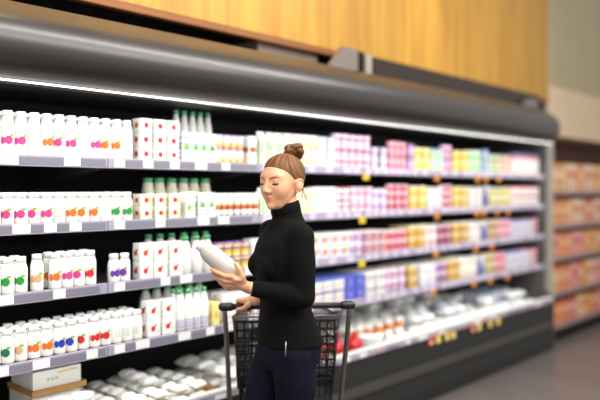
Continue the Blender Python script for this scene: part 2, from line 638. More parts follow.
def goods(look, cat, group, maker, px0, px1, L, w, h, layers=1, rows=1, Y0=None, gap=.003, zoff=0., dep=None, jit=.003):
    """facings between two photo columns: layers stacked, rows going back"""
    Y = (Y0 if Y0 is not None else YS + .035)
    dep = dep or w
    X0, X1 = x_at(px0, Y - .0), min(x_at(px1, Y - .0), XE - .022)
    nn = max(1, int(round((X1 - X0) / (w + gap))))
    pitch = (X1 - X0) / nn
    if pitch < w: 
        nn = max(1, int((X1 - X0) / (w + .001))); pitch = max((X1 - X0) / nn, w + .001)
    zb = LEV[L] + .037
    for r in range(rows):
        for i in range(nn):
            dx = random.uniform(-1, 1) * min(jit, max(0, (pitch - w) / 2)); dy = random.uniform(0, jit)
            for l in range(layers):
                PENDING.append(dict(look=look, cat=cat, group=group, L=L, r=r, rows=rows, i=i, l=l, layers=layers, nn=nn,
                                    loc=(X0 + pitch * (i + .5) + dx, Y + dep / 2 + r * (dep + .006) + dy, zb + zoff + l * (h + .0005)), maker=maker,
                                    rz=random.uniform(-.06, .06) if jit else 0))


def flush():
    # ordinal inside each look / shelf / row / layer
    runs = {}
    for p in PENDING:
        runs.setdefault((p['look'], p['L'], p['r'], p['l']), []).append(p)
    for k_, ps in runs.items():
        ps.sort(key=lambda q: q['loc'][0])
        for j, p in enumerate(ps): p['ord'] = j + 1; p['tot'] = len(ps)
    for p in PENDING:
        parts = [p['look']]
        if p['tot'] > 1: parts.append(ORD[p['ord']] + ' from left')
        if p['layers'] == 2: parts.append(['lower layer', 'upper layer'][p['l']])
        if p['layers'] == 3: parts.append(['lowest layer', 'middle layer', 'upper layer'][p['l']])
        if p['rows'] > 1: parts.append(['front row', 'second row', 'third row', 'fourth row'][p['r']])
        parts.append(SHN[p['L']])
        s_ = ', '.join(parts)
        if words(s_) > 16: print('LONG', words(s_), s_)
        put(p['maker'](), p['loc'], p['rz'], s_, p['cat'], p['group'])


def bottles(L, seq, px0, px1, h, rows=1):
    Y = YS + .035; w = .063
    X0, X1 = x_at(px0, Y), x_at(px1, Y)
    nn = int((X1 - X0) / .0568)
    for r in range(rows):
        for i in range(nn):
            fr = seq[i % len(seq)] if r == 0 else seq[(i + r) % len(seq)]
            if r > 0: fr = seq[i % len(seq)]
            look = 'white yoghurt bottle with %s fruit print' % FRUIT[fr][1]
            if fr == 'text': look = 'white yoghurt bottle with pale text print'
            PENDING.append(dict(look=look, cat='bottle', group='white yoghurt drink bottles on the ' + SHN[L], L=L, r=r, rows=rows, i=i, l=0, layers=1, nn=nn,
                                loc=(X0 + .0568 * (i + .5), Y + .028 + r * .060 + random.uniform(0, .004), LEV[L] + .037), maker=(lambda fr=fr: yog_bottle(fr, h)),
                                rz=random.uniform(-.55, .45)))


# ---- left bottles
bottles(0, ['orange', 'text', 'orange', 'pink', 'pink', 'text', 'orange', 'pink', 'pink', 'text', 'pink', 'orange'], -40, 138, .19, 2)
bottles(1, ['green', 'green', 'green', 'pink', 'pink', 'pink', 'pink', 'text', 'orange', 'orange', 'orange', 'text'], -40, 138, .135, 2)
bottles(2, ['green', 'green', 'green', 'green'], -40, 31, .150, 2)
bottles(2, ['tan'], 33.8, 48, .155, 1)
bottles(2, ['orange', 'pink', 'pink', 'red'], 52, 110, .155, 2)
bottles(2, ['purple', 'purple'], 112, 139, .13, 1)
bottles(3, ['teal', 'teal', 'teal', 'teal', 'tan', 'orange', 'orange', 'blue', 'blue', 'red', 'red', 'red', 'text', 'text', 'text'], -40, 147, .138, 3)


def fade(c, f):
    return tuple(int(round(a * (1 - f) + b_ * f)) for a, b_ in zip(c, (222, 214, 220)))


def C(name, key, w, d, h, base, lid=None, prints=(), bev=.006):
    if key[:3] not in ('bad', 'das', 'brn', 'str', 'pgr'):
        base = fade(base, .22); lid = fade(lid, .22) if lid else None
        prints = [tuple(p[:4]) + (fade(p[4], .15),) + tuple(p[5:]) for p in prints]
    return lambda: design_box(name, key, w, d, h, base, lid, prints, bev)


def U(name, key, w, h, base, lid, bands=()):
    if key not in ('orc', 'jar', 'yep'):
        base = fade(base, .22); lid = fade(lid, .22)
        bands = [(a, b_, fade(c, .18)) for a, b_, c in bands]
    return lambda: design_cup(name, key, w, h, base, lid, bands)


def G(key, w, h, base, prints):
    return lambda: design_gable(key, w, h, base, prints)


BADGE = [(.35, .65, .34, .74, (206, 44, 44), 1), (.08, .14, .2, .8, (190, 205, 180))]
# ---- top shelf
g = 'red badge tubs stacked on the top shelf'
goods('white square tub with red round badge', 'tub', g, C('square_tub', 'badge', .066, .066, .068, WHITE, (250, 250, 248), BADGE), 139, 181, 0, .066, .068, 3)
DASH = [(u, u + .2, v, v + .05, (60, 96, 200)) for u in (.1, .4, .7) for v in (.15, .3, .45, .6, .8)] + [(.26, .66, .40, .62, (120, 186, 60), 1)]
goods('white carton with blue dash print', 'carton', 'blue dash cartons on the top shelf', C('milk_carton', 'dash0', .055, .055, .155, WHITE, None, DASH, .004), 183, 217, 0, .055, .155)
goods('tall white milk bottle with green cap', 'bottle', 'green capped milk bottles behind the cartons', lambda: milk_bottle(.285, R=.0265), 175, 215, 0, .053, .285, Y0=2.93, gap=.004)
goods('small white cup with orange band', 'cup', 'orange band cups on the top shelf', U('yoghurt_cup', 'orc', .05, .078, WHITE, (190, 176, 214), [(.0, .5, (248, 196, 138))]), 218, 246, 0, .05, .078, 2)
goods('white carton with brown fruit print', 'carton', 'brown print cartons', C('dessert_carton', 'brn', .058, .058, .16, WHITE, None, [(.1, .9, .44, .62, (156, 92, 52)), (.1, .9, .12, .4, (246, 220, 190))]), 246, 259, 0, .058, .16)
GS = [(.12, .42, .05, .9, (126, 196, 122)), (.6, .8, .05, .95, (176, 220, 160))]
goods('green striped gable milk carton', 'carton', 'green striped milk cartons on the top shelf', G('gs', .05, .19, WHITE, GS), 260, 284, 0, .05, .19, Y0=YS + .04)
goods('plain cream pudding box', 'carton', 'cream pudding boxes', C('pudding_box', 'crm', .062, .062, .095, CREAM, None, [(.2, .8, .3, .6, (226, 224, 200))]), 284, 303, 0, .062, .095, 2)
goods('pale yellow pudding box', 'carton', 'pale yellow boxes', C('pudding_box', 'ply', .06, .06, .095, (240, 236, 190), (238, 238, 220), [(.2, .8, .2, .5, (206, 214, 140))]), 303, 318, 0, .06, .095, 2)
PB = [(.15, .85, .55, .8, (170, 196, 222)), (.3, .7, .15, .4, (196, 208, 236), 1)]
goods('pale blue quark tub', 'tub', 'pale blue quark tubs on the top shelf', C('quark_tub', 'pbl', .062, .062, .093, (226, 232, 244), (214, 224, 240), PB), 318, 336, 0, .062, .093, 2)
PL = [(.15, .9, .55, .78, (150, 54, 80)), (.1, .9, .1, .4, (240, 214, 236))]
goods('pink cup with dark red print', 'cup', 'pink cups with dark red print', U('yoghurt_cup', 'plr', .07, .072, (246, 226, 240), (240, 200, 226), [(.5, .72, (170, 74, 104)), (.05, .3, (240, 206, 232))]), 336, 373, 0, .07, .072, 3)
goods('lilac and white cup', 'cup', 'lilac cups on the top shelf', U('yoghurt_cup', 'lil', .07, .075, (238, 230, 246), (220, 206, 236), [(.3, .6, (206, 180, 222))]), 373, 391, 0, .07, .075, 2)
goods('red and pink dessert cup', 'cup', 'red and pink cups on the top shelf', U('dessert_cup', 'rpk', .062, .066, (240, 190, 200), (224, 120, 140), [(.25, .6, (216, 92, 120))]), 391, 408, 0, .062, .066, 3)
goods('purple pudding carton', 'carton', 'purple cartons', C('pudding_carton', 'pur', .055, .06, .095, (196, 140, 196), (150, 90, 160), [(.1, .9, .3, .6, (224, 190, 226))]), 408, 415, 0, .055, .095, 2)
YL = [(.1, .9, .35, .65, (226, 190, 60))]
goods('yellow custard box', 'carton', 'first block of yellow boxes on the top shelf', C('custard_box', 'yel', .08, .07, .085, (244, 226, 120), (246, 238, 170), YL), 415, 431, 0, .08, .085, 2)
GB = [(.1, .9, .3, .65, (150, 214, 150))]
goods('light green box with blue lid', 'carton', 'green boxes with blue lids', C('cheese_box', 'grb', .075, .07, .085, (212, 238, 206), (110, 160, 206), GB), 431, 444, 0, .075, .085, 2)
goods('plum pink cup with purple band', 'cup', 'plum pink cups', U('yoghurt_cup', 'pkp', .065, .068, (236, 196, 216), (180, 120, 180), [(.25, .6, (188, 86, 150))]), 444, 454, 0, .065, .068, 3)
goods('amber yellow custard box', 'carton', 'second block of yellow boxes on the top shelf', C('custard_box', 'ye2', .085, .07, .085, (246, 220, 104), (244, 232, 150), [(.1, .9, .3, .55, (216, 168, 50))]), 454, 470, 0, .085, .085, 2)
goods('fresh green cheese box', 'carton', 'fresh green boxes', C('cheese_box', 'gr2', .085, .07, .09, (190, 230, 176), (226, 240, 220), [(.1, .9, .35, .6, (120, 196, 110))]), 470, 482, 0, .085, .09, 2)
goods('slate blue cream carton', 'carton', 'slate blue cartons', C('cream_carton', 'slb', .075, .07, .2, (190, 206, 224), (80, 110, 160), [(.2, .8, .1, .8, (120, 150, 190))]), 482, 490, 0, .075, .2)
goods('pale olive yoghurt cup', 'cup', 'pale olive cups', U('yoghurt_cup', 'plo', .08, .08, (220, 228, 190), (204, 220, 190), [(.3, .6, (180, 196, 130))]), 490, 503, 0, .08, .08, 2)
goods('peach dessert cup', 'cup', 'peach cups', U('dessert_cup', 'pch', .08, .08, (246, 216, 190), (236, 180, 170), [(.3, .6, (234, 160, 130))]), 503, 514, 0, .08, .08, 2)
goods('white carton with navy and red top', 'carton', 'navy topped cartons at the far end', C('cream_carton', 'nvr', .085, .08, .19, (246, 240, 234), (70, 60, 120), [(.0, 1, .74, .84, (214, 70, 70)), (.2, .8, .15, .3, (236, 200, 160))]), 514, 540, 0, .085, .19)
# ---- second shelf
goods('cream square tub with red badge', 'tub', 'cream tubs with red badge on the second shelf', C('square_tub', 'badge2', .066, .066, .062, CREAM, (250, 248, 240), BADGE[:1] + [(.7, .9, .1, .7, (190, 205, 150))]), 139, 182, 1, .066, .062, 2)
goods('cream milk bottle with green cap', 'bottle', 'cream milk bottles behind tubs on the second shelf', lambda: milk_bottle(.205, True, R=.034, broad=True), 146, 214, 1, .068, .205, Y0=2.92, gap=.004)
goods('white carton with pale green print', 'carton', 'pale green print cartons', C('milk_carton', 'pgr', .06, .06, .135, WHITE, None, [(.1, .9, .2, .6, (206, 226, 190)), (.2, .5, .3, .5, (170, 200, 150), 1)]), 183, 199, 1, .06, .135)
goods('white carton with blue dash print', 'carton', 'blue dash cartons on the second shelf', C('milk_carton', 'dash1', .052, .055, .13, WHITE, None, DASH, .004), 199, 216, 1, .052, .13)
goods('white jar with orange brown band', 'jar', 'jars with orange brown band', U('dessert_jar', 'jar', .041, .125, WHITE, WHITE, [(.3, .5, (196, 112, 52)), (.5, .56, (240, 200, 160))]), 216, 261, 1, .041, .125, 1, 2)
goods('green striped gable milk carton', 'carton', 'green striped milk cartons on the second shelf', G('gs2', .055, .155, WHITE, GS), 261, 286, 1, .055, .155)
goods('pale yellow pudding box', 'carton', 'pale yellow boxes on the second shelf', C('pudding_box', 'ply2', .062, .06, .075, (240, 236, 190), (246, 244, 226), [(.2, .8, .2, .5, (206, 214, 140))]), 286, 315, 1, .062, .075, 2)
goods('pale blue quark tub', 'tub', 'pale blue quark tubs on the second shelf', C('quark_tub', 'pbl2', .065, .062, .08, (226, 232, 244), (240, 236, 230), PB), 315, 336, 1, .065, .08, 2)
goods('white cup with dark red lid', 'cup', 'cups with dark red lids', U('yoghurt_cup', 'drl', .072, .08, (242, 236, 240), (170, 60, 70), [(.3, .55, (196, 170, 190))]), 336, 353, 1, .072, .08, 2)
goods('light pink yoghurt cup', 'cup', 'light pink cups', U('yoghurt_cup', 'lpk', .07, .08, (246, 220, 232), (240, 204, 220), [(.3, .6, (230, 150, 190))]), 353, 375, 1, .07, .08, 2)
goods('lilac and white cup', 'cup', 'lilac cups on the second shelf', U('yoghurt_cup', 'lil2', .07, .075, (236, 228, 244), (226, 216, 236), [(.2, .55, (180, 150, 206))]), 375, 390, 1, .07, .075, 2)
goods('red and pink dessert cup', 'cup', 'red and pink cups on the second shelf', U('dessert_cup', 'rpk2', .065, .06, (240, 180, 190), (236, 190, 196), [(.25, .7, (208, 70, 100))]), 390, 411, 1, .065, .06, 3)
goods('yellow custard box', 'carton', 'first block of yellow boxes on the second shelf', C('custard_box', 'yel3', .08, .07, .085, (238, 220, 110), (240, 238, 190), [(.1, .9, .2, .6, (226, 184, 50))]), 411, 428, 1, .08, .085, 2)
goods('white curd tub with grey print', 'tub', 'white curd tubs', C('curd_tub', 'wct', .08, .07, .08, (244, 242, 240), (250, 250, 248), [(.15, .85, .25, .55, (206, 200, 206))]), 428, 443, 1, .08, .08, 2)
goods('crimson dotted cup', 'cup', 'crimson dotted cups', U('dessert_cup', 'crd', .065, .06, (240, 200, 210), (214, 150, 170), [(.25, .7, (190, 60, 96))]), 443, 454, 1, .065, .06, 3)
goods('amber yellow custard box', 'carton', 'second block of yellow boxes on the second shelf', C('custard_box', 'ye4', .085, .07, .082, (240, 214, 96), (244, 238, 190), [(.1, .9, .25, .6, (212, 166, 44))]), 454, 470, 1, .085, .082, 2)
goods('white curd tub with silver lid', 'tub', 'silver lid tubs', C('curd_tub', 'wsl', .08, .07, .082, (242, 240, 238), (216, 218, 222), [(.15, .85, .25, .5, (220, 206, 200))]), 470, 484, 1, .08, .082, 2)
goods('navy blue cream carton', 'carton', 'navy cartons on the second shelf', C('cream_carton', 'nav', .07, .07, .17, (84, 90, 140), (230, 230, 236), [(.2, .8, .55, .8, (200, 206, 226))]), 484, 491, 1, .07, .17)
goods('olive yellow yoghurt cup', 'cup', 'olive yellow cups', U('yoghurt_cup', 'oly', .08, .08, (222, 218, 160), (230, 226, 190), [(.25, .6, (190, 184, 80))]), 491, 513, 1, .08, .08, 2)
goods('white tub with bright red lid', 'tub', 'red lid tubs at the far end', C('curd_tub', 'wrl', .085, .08, .085, (246, 240, 236), (214, 60, 70), [(.2, .8, .2, .5, (220, 190, 190))]), 513, 540, 1, .085, .085, 2)
# ---- third shelf
STR = [(.2, .62, .3, .62, (208, 48, 54), 1), (.45, .75, .55, .72, (120, 180, 70), 1), (.7, .85, .15, .45, (206, 212, 196))]
goods('white carton with red strawberry', 'carton', 'strawberry cartons on the third shelf', C('yoghurt_carton', 'str', .075, .06, .085, WHITE, None, STR), 140, 184, 2, .075, .085, 2, 1)
goods('white milk bottle with green cap', 'bottle', 'milk bottles on the third shelf', lambda: milk_bottle(.20, R=.034), 146, 215, 2, .068, .20, Y0=2.90, gap=.003)
goods('plain white kefir bottle', 'bottle', 'kefir bottles', lambda: milk_bottle(.19, R=.0305), 184, 216, 2, .061, .19)
goods('yellow cup with purple lid', 'cup', 'yellow cups with purple lids', U('dessert_cup', 'yep', .06, .07, (244, 226, 130), (150, 120, 180), [(.2, .5, (246, 206, 80)), (.5, .72, (150, 116, 170))]), 217, 252, 2, .06, .07, 2, 2)
goods('plain white curd box', 'carton', 'white curd boxes behind the shopper', C('curd_box', 'pwc', .09, .08, .075, (240, 238, 234), None, [(.2, .8, .3, .6, (210, 206, 214))]), 253, 309, 2, .09, .075, 2)
SB = [(.35, .65, .25, .75, (214, 110, 60), 1), (.1, .3, .2, .8, (180, 196, 220)), (.7, .92, .5, .8, (226, 196, 80))]
goods('pale blue box with orange centre', 'carton', 'pale blue boxes with orange centre', C('cheese_box', 'sbx', .088, .08, .076, (222, 228, 238), (244, 242, 238), SB), 310, 350, 2, .088, .076, 2, 2)
goods('lilac arc yoghurt cup', 'cup', 'lilac arc cups', U('yoghurt_cup', 'lac', .075, .075, (226, 214, 236), (240, 232, 240), [(.2, .7, (190, 160, 206))]), 350, 365, 2, .075, .075, 2, 2)
goods('purple and orange dessert box', 'carton', 'purple and orange boxes', C('dessert_box', 'puo', .075, .075, .075, (176, 150, 196), (240, 226, 226), [(.5, .95, .1, .8, (226, 140, 80)), (.05, .35, .2, .8, (110, 80, 150))]), 365, 386, 2, .075, .075, 2, 2)
goods('rose red yoghurt cup', 'cup', 'rose red cups', U('yoghurt_cup', 'ror', .07, .07, (232, 150, 170), (236, 214, 190), [(.2, .65, (196, 64, 90))]), 386, 409, 2, .07, .07, 2, 2)
goods('gold custard box', 'carton', 'first block of gold boxes on the third shelf', C('custard_box', 'gd1', .085, .08, .08, (220, 176, 70), (246, 236, 180), [(.1, .9, .2, .5, (190, 136, 44))]), 409, 426, 2, .085, .08, 2, 2)
goods('white cup with pink dot', 'cup', 'white cups with pink dot', U('yoghurt_cup', 'wpd', .08, .08, (244, 238, 236), (246, 240, 220), [(.25, .5, (236, 140, 160))]), 426, 440, 2, .08, .08, 2, 2)
goods('wine red jam cup', 'cup', 'wine red cups', U('dessert_cup', 'wrj', .075, .075, (190, 110, 140), (220, 196, 200), [(.2, .65, (130, 44, 90))]), 440, 453, 2, .075, .075, 2, 2)
goods('ochre custard box', 'carton', 'ochre boxes on the third shelf', C('custard_box', 'gd2', .09, .08, .08, (214, 170, 60), (246, 238, 196), [(.1, .9, .2, .5, (180, 128, 40))]), 453, 470, 2, .09, .08, 2, 2)
goods('white curd tub with grey print', 'tub', 'white curd tubs on the third shelf', C('curd_tub', 'wct3', .08, .08, .08, (242, 240, 236), (250, 248, 240), [(.15, .85, .25, .55, (206, 196, 190))]), 470, 481, 2, .08, .08, 2, 2)
goods('navy blue cream carton', 'carton', 'navy cartons on the third shelf', C('cream_carton', 'nav3', .08, .08, .155, (70, 80, 150), (236, 236, 236), [(.2, .8, .6, .8, (190, 196, 226))]), 481, 488, 2, .08, .155, 1, 2)
goods('tan brown pudding box', 'carton', 'tan brown boxes', C('pudding_box', 'tbp', .08, .08, .08, (206, 178, 130), (226, 206, 160), [(.1, .9, .2, .6, (160, 116, 70))]), 488, 500, 2, .08, .08, 2, 2)
goods('salmon pink dessert cup', 'cup', 'salmon pink cups', U('dessert_cup', 'spk', .08, .08, (236, 190, 200), (226, 150, 170), [(.2, .6, (206, 100, 130))]), 500, 513, 2, .08, .08, 2, 2)
goods('blue and white butter tub', 'tub', 'butter tubs on the third shelf', C('butter_tub', 'bwb', .1, .08, .07, (220, 224, 236), (130, 150, 214), [(.1, .9, .2, .5, (196, 180, 190))]), 513, 534, 2, .1, .07, 2, 2)
goods('red lidded butter tub', 'tub', 'red butter tubs', C('butter_tub', 'rbt', .1, .08, .075, (224, 190, 190), (214, 60, 80), [(.1, .9, .2, .5, (170, 50, 60))]), 534, 541, 2, .1, .075, 2, 2)
# ---- fourth shelf
goods('white carton with red strawberry', 'carton', 'strawberry cartons on the fourth shelf', C('yoghurt_carton', 'str4', .075, .06, .085, WHITE, None, STR), 148, 178, 3, .075, .085, 2, 1)
goods('white milk bottle with green cap', 'bottle', 'milk bottles at the back of the fourth shelf', lambda: milk_bottle(.205, R=.034), 144, 208, 3, .068, .205, Y0=2.995, gap=.002)
goods('small milk bottle with blue print', 'bottle', 'milk bottles with blue print', lambda: milk_bottle(.205, printed=True, R=.0255), 179, 211, 3, .051, .205, 1, 2)
goods('lemon yellow drink carton', 'carton', 'lemon yellow cartons', C('drink_carton', 'lem', .05, .05, .12, (244, 226, 130), None, [(.2, .8, .3, .6, (226, 180, 70))]), 211, 222, 3, .05, .12, 1, 2)
goods('plain white curd box', 'carton', 'white curd boxes behind the cart', C('curd_box', 'pwc4', .09, .08, .075, (240, 238, 234), None, [(.2, .8, .3, .6, (210, 206, 214)), (.6, .9, .1, .3, (226, 196, 120))]), 223, 312, 3, .09, .075, 2, 2)
goods('white box with blue lid', 'carton', 'white boxes with blue lids', C('cheese_box', 'wbl', .09, .08, .076, (236, 232, 228), (54, 84, 176), [(.1, .5, .2, .6, (220, 206, 170)), (.6, .9, .2, .7, (196, 196, 216))]), 313, 346, 3, .09, .076, 2, 3)
goods('royal blue cheese box', 'carton', 'royal blue boxes', C('cheese_box', 'rbl', .085, .08, .076, (52, 66, 190), (60, 84, 190), [(.2, .8, .3, .6, (110, 110, 220))]), 346, 366, 3, .085, .076, 2, 3)
goods('white tub with dark lettered band', 'tub', 'tubs with dark band', C('curd_tub', 'wdb', .085, .08, .076, (238, 234, 232), (240, 238, 236), [(.1, .9, .5, .7, (120, 116, 140)), (.2, .7, .15, .35, (210, 196, 160))]), 366, 386, 3, .085, .076, 2, 3)
goods('mauve striped cup', 'cup', 'mauve striped cups', U('yoghurt_cup', 'mvs', .075, .076, (226, 206, 226), (240, 230, 234), [(.2, .4, (170, 130, 180)), (.55, .75, (206, 120, 150))]), 386, 408, 3, .075, .076, 2, 3)
goods('gold custard box', 'carton', 'gold boxes on the fourth shelf', C('custard_box', 'gd4', .085, .08, .076, (214, 174, 80), (240, 222, 160), [(.1, .9, .2, .5, (180, 130, 50))]), 408, 421, 3, .085, .076, 2, 3)
goods('white skyr tub', 'tub', 'skyr tubs', C('skyr_tub', 'sky', .085, .08, .076, (238, 238, 240), (250, 250, 250), [(.2, .8, .2, .6, (196, 210, 226))]), 421, 437, 3, .085, .076, 2, 3)
goods('violet and pink cup', 'cup', 'violet and pink cups', U('dessert_cup', 'vip', .08, .076, (206, 160, 196), (200, 190, 206), [(.2, .6, (130, 70, 140))]), 437, 449, 3, .08, .076, 2, 3)
goods('ochre custard box', 'carton', 'ochre boxes on the fourth shelf', C('custard_box', 'oc4', .085, .08, .078, (210, 166, 60), (236, 220, 160), [(.1, .9, .2, .5, (176, 124, 40))]), 449, 461, 3, .085, .078, 2, 3)
goods('white cream cup with yellow band', 'cup', 'cream cups with yellow band', U('cream_cup', 'ccy', .085, .078, (242, 240, 232), (248, 246, 240), [(.2, .4, (236, 220, 150))]), 461, 480, 3, .085, .078, 2, 3)
goods('navy blue cream carton', 'carton', 'navy cartons on the fourth shelf', C('cream_carton', 'nav4', .08, .08, .145, (80, 96, 160), (226, 226, 236), [(.2, .8, .55, .8, (200, 206, 226))]), 480, 486, 3, .08, .145, 1, 2)
goods('moss green pudding cup', 'cup', 'moss green cups', U('dessert_cup', 'msg', .085, .078, (206, 206, 140), (216, 190, 140), [(.2, .6, (164, 160, 70))]), 486, 497, 3, .085, .078, 2, 2)
goods('coral red dessert cup', 'cup', 'coral red cups', U('dessert_cup', 'crl', .085, .078, (234, 180, 186), (220, 120, 130), [(.2, .6, (206, 84, 106))]), 497, 508, 3, .085, .078, 2, 2)
goods('blue and white butter tub', 'tub', 'butter tubs on the fourth shelf', C('butter_tub', 'bw4', .1, .08, .07, (224, 226, 236), (150, 160, 220), [(.1, .9, .2, .5, (206, 190, 170))]), 508, 532, 3, .1, .07, 2, 2)
goods('red lidded butter tub', 'tub', 'red butter tubs on the fourth shelf', C('butter_tub', 'rb4', .1, .08, .075, (236, 206, 206), (206, 60, 80), [(.1, .9, .2, .5, (190, 60, 80))]), 532, 541, 3, .1, .075, 2, 2)
flush()
#@@PART2
SHN.append('bottom tray')
LEV.append(.4255 - .037)
PENDING.clear()
# ================================================================== BOTTOM TRAY
TZ = .4255


def single(mk, loc, rz, label, cat, group=None, rx=0, ry=0):
    o = put(mk, loc, rz, label, cat, group)
    if rx or ry: o.rotation_euler = (rx, ry, rz)
    return o


# big tubs and packs standing at the near left front of the tray
bigtub = lambda: design_cup('yoghurt_tub', 'bigtub', .105, .172, (246, 246, 242), (250, 250, 248), [(.3, .6, (226, 232, 222))])
for i, px in enumerate((36, 59, 82)):
    single(bigtub(), (x_at(px, 2.79), 2.79, TZ), 0, 'large white lidded tub at front of the bottom tray, %s from left' % ORD[i + 1], 'tub', 'large white tubs in the bottom tray')
opk = C('cheese_pack', 'opk', .085, .07, .19, (248, 240, 226), (240, 178, 120), [(.1, .9, .2, .7, (240, 190, 140))])
for i, px in enumerate((-14, 9)):
    single(opk(), (x_at(px, 2.79), 2.79, TZ), 0, 'cream pack with orange top in the bottom tray corner, ' + ['left one', 'right one'][i], 'carton', 'orange topped packs in the bottom tray')
# carton on cardboard tray behind them
cx0, cx1 = x_at(29, 2.97), x_at(77, 2.97)
cw = cx1 - cx0
low = MB(); low.box((-cw / 2, -.08, 0), (cw / 2, .14, .163), cmat((236, 234, 226)), .004)
tag(low.build('shipping_carton', None, ((cx0 + cx1) / 2, 3.02, TZ)), 'pale carton under the cardboard tray at left of the bottom tray', 'box')
cb = MB(); M_cardb = mat('brown_cardboard', (176, 132, 78), .8, noise=.1)
cb.box((-cw / 2 - .01, -.10, 0), (cw / 2 + .02, .14, .008), M_cardb)
cb.box((-cw / 2 - .01, -.10, .008), (cw / 2 + .02, -.095, .026), M_cardb); cb.box((-cw / 2 - .01, .135, .008), (cw / 2 + .02, .14, .026), M_cardb)
cb.box((-cw / 2 - .01, -.095, .008), (-cw / 2 - .006, .135, .026), M_cardb); cb.box((cw / 2 + .016, -.095, .008), (cw / 2 + .02, .135, .026), M_cardb)
tag(cb.build('cardboard_tray', None, ((cx0 + cx1) / 2, 3.02, TZ + .164)), 'shallow brown cardboard tray under the white carton', 'tray')
ct = MB(); ct.box((-cw / 2, -.085, 0), (cw / 2, .12, .092), cmat((246, 244, 236)), .003)
for u in range(3):
    ct.add([(-cw * .22 + u * .02, -.0857, .045), (-cw * .22 + u * .02 + .014, -.0857, .045), (-cw * .22 + u * .02 + .014, -.0857, .058), (-cw * .22 + u * .02, -.0857, .058)], [(0, 1, 2, 3)], cmat((170, 214, 190)))
ct.add([(0, -.0857, .07), (cw * .42, -.0857, .074), (cw * .42, -.0857, .082), (0, -.0857, .078)], [(0, 1, 2, 3)], cmat((226, 214, 130)))
tag(ct.build('shipping_carton', None, ((cx0 + cx1) / 2, 3.02, TZ + .1732)), 'white carton with faint green and yellow print below fourth shelf', 'box')
cb = MB()
xa, xb = x_at(104, 2.76), x_at(214, 2.76)
hw = (xb - xa) / 2
for a_, b_ in (((-hw, -.03, 0), (hw, -.026, .05)), ((-hw, .45, 0), (hw, .454, .05)), ((-hw, -.026, 0), (-hw + .004, .45, .05)), ((hw - .004, -.026, 0), (hw, .45, .05)), ((-hw + .004, -.026, 0), (hw - .004, .45, .003))):
    cb.box(a_, b_, mat('yellow_brown_cardboard', (190, 140, 60), .8, noise=.1))
tag(cb.build('cardboard_tray', None, ((xa + xb) / 2, 2.76, TZ)), 'yellow brown open cardboard tray holding white pouches', 'tray')


def heap(look, cat, group, name, variants, xA, xB, yA, rows, w, d, t, layers, z0, place):
    nn = max(1, int((xB - xA) / (w + .004)))
    pitch = (xB - xA) / nn
    for r in range(rows):
        for i in range(nn):
            for l in range(layers if not callable(layers) else layers(r, i, nn)):
                v = random.randrange(len(variants))
                lab = ', '.join([look, ORD[i + 1] + ' from left', ['lowest layer', 'second layer', 'third layer', 'top layer'][l], ['front row', 'second row', 'third row', 'fourth row', 'fifth row'][r], place])
                if words(lab) > 16: print('LONG', lab)
                o = put(pouch_mesh(name, (name, w, v, len(variants)), w - .012, d - .008, t, variants[v][0], variants[v][1]),
                        (xA + pitch * (i + .5) + random.uniform(-.004, .004), yA + d / 2 + r * (d + .004) + random.uniform(-.004, .004), z0 + .001 + l * (t * 1.0 + .010)),
                        random.uniform(-.1, .1) if name == 'food_pouch' else random.uniform(-.09, .09), lab, cat, group)
                k_ = 0 if l == 0 else 1
                o.rotation_euler = (k_ * random.uniform(-.06, .06), k_ * random.uniform(-.07, .07), o.rotation_euler[2])


VL = [((246, 247, 240), [(3, 6, 2, 5, (226, 232, 190))]), ((248, 248, 244), []), ((244, 246, 238), [(2, 5, 2, 5, (176, 206, 150))]), ((246, 246, 240), [(6, 8, 3, 6, (190, 186, 206))])]
heap('white pouch', 'pouch', 'white pouches in the cardboard tray', 'food_pouch', VL, xa + .022, xb - .022, 2.755, 5, .098, .084, .042, lambda r, i, n: 3 if 1 <= r <= 3 and 2 <= i < n - 2 else 2, TZ + .004, 'cardboard tray')
VM = [((236, 236, 232), []), ((242, 242, 240), [(3, 6, 2, 5, (214, 214, 224))])]
heap('clear white bag', 'pouch', 'white bags behind the cart', 'cheese_bag', VM, x_at(222, 2.78), x_at(320, 2.78), 2.72, 4, .14, .12, .055, 2, TZ, 'behind cart')
VR = [((222, 222, 222), []), ((200, 204, 212), [(2, 7, 2, 5, (236, 236, 236))]), ((236, 236, 232), [(3, 6, 1, 4, (180, 186, 204))]), ((240, 240, 240), [(3, 6, 2, 5, (214, 220, 236))]), ((236, 238, 238), [(2, 4, 3, 6, (206, 200, 210))]), ((242, 240, 232), [(4, 7, 2, 5, (236, 214, 180))])]
XR0 = x_at(372, 2.8)
heap('white bag', 'pouch', 'white cheese bags heaped along the right of the bottom tray', 'cheese_bag', VR, XR0 + .1, 6.25, 2.705, 1, .145, .11, .06, 1, TZ, 'right tray')
heap('cheese bag', 'pouch', 'white cheese bags heaped along the right of the bottom tray', 'cheese_bag', VR, x_at(405, 2.9), 6.25, 2.82, 1, .145, .12, .065, lambda r, i, n: random.choice([1, 2, 2]), TZ, 'right tray middle')
heap('plump white bag', 'pouch', 'white cheese bags heaped along the right of the bottom tray', 'cheese_bag', VR, 3.35, 5.55, 2.95, 3, .15, .12, .07, lambda r, i, n: random.choice([2, 2, 3]) if r > 0 else random.choice([1, 2, 2]), TZ, 'right tray back')
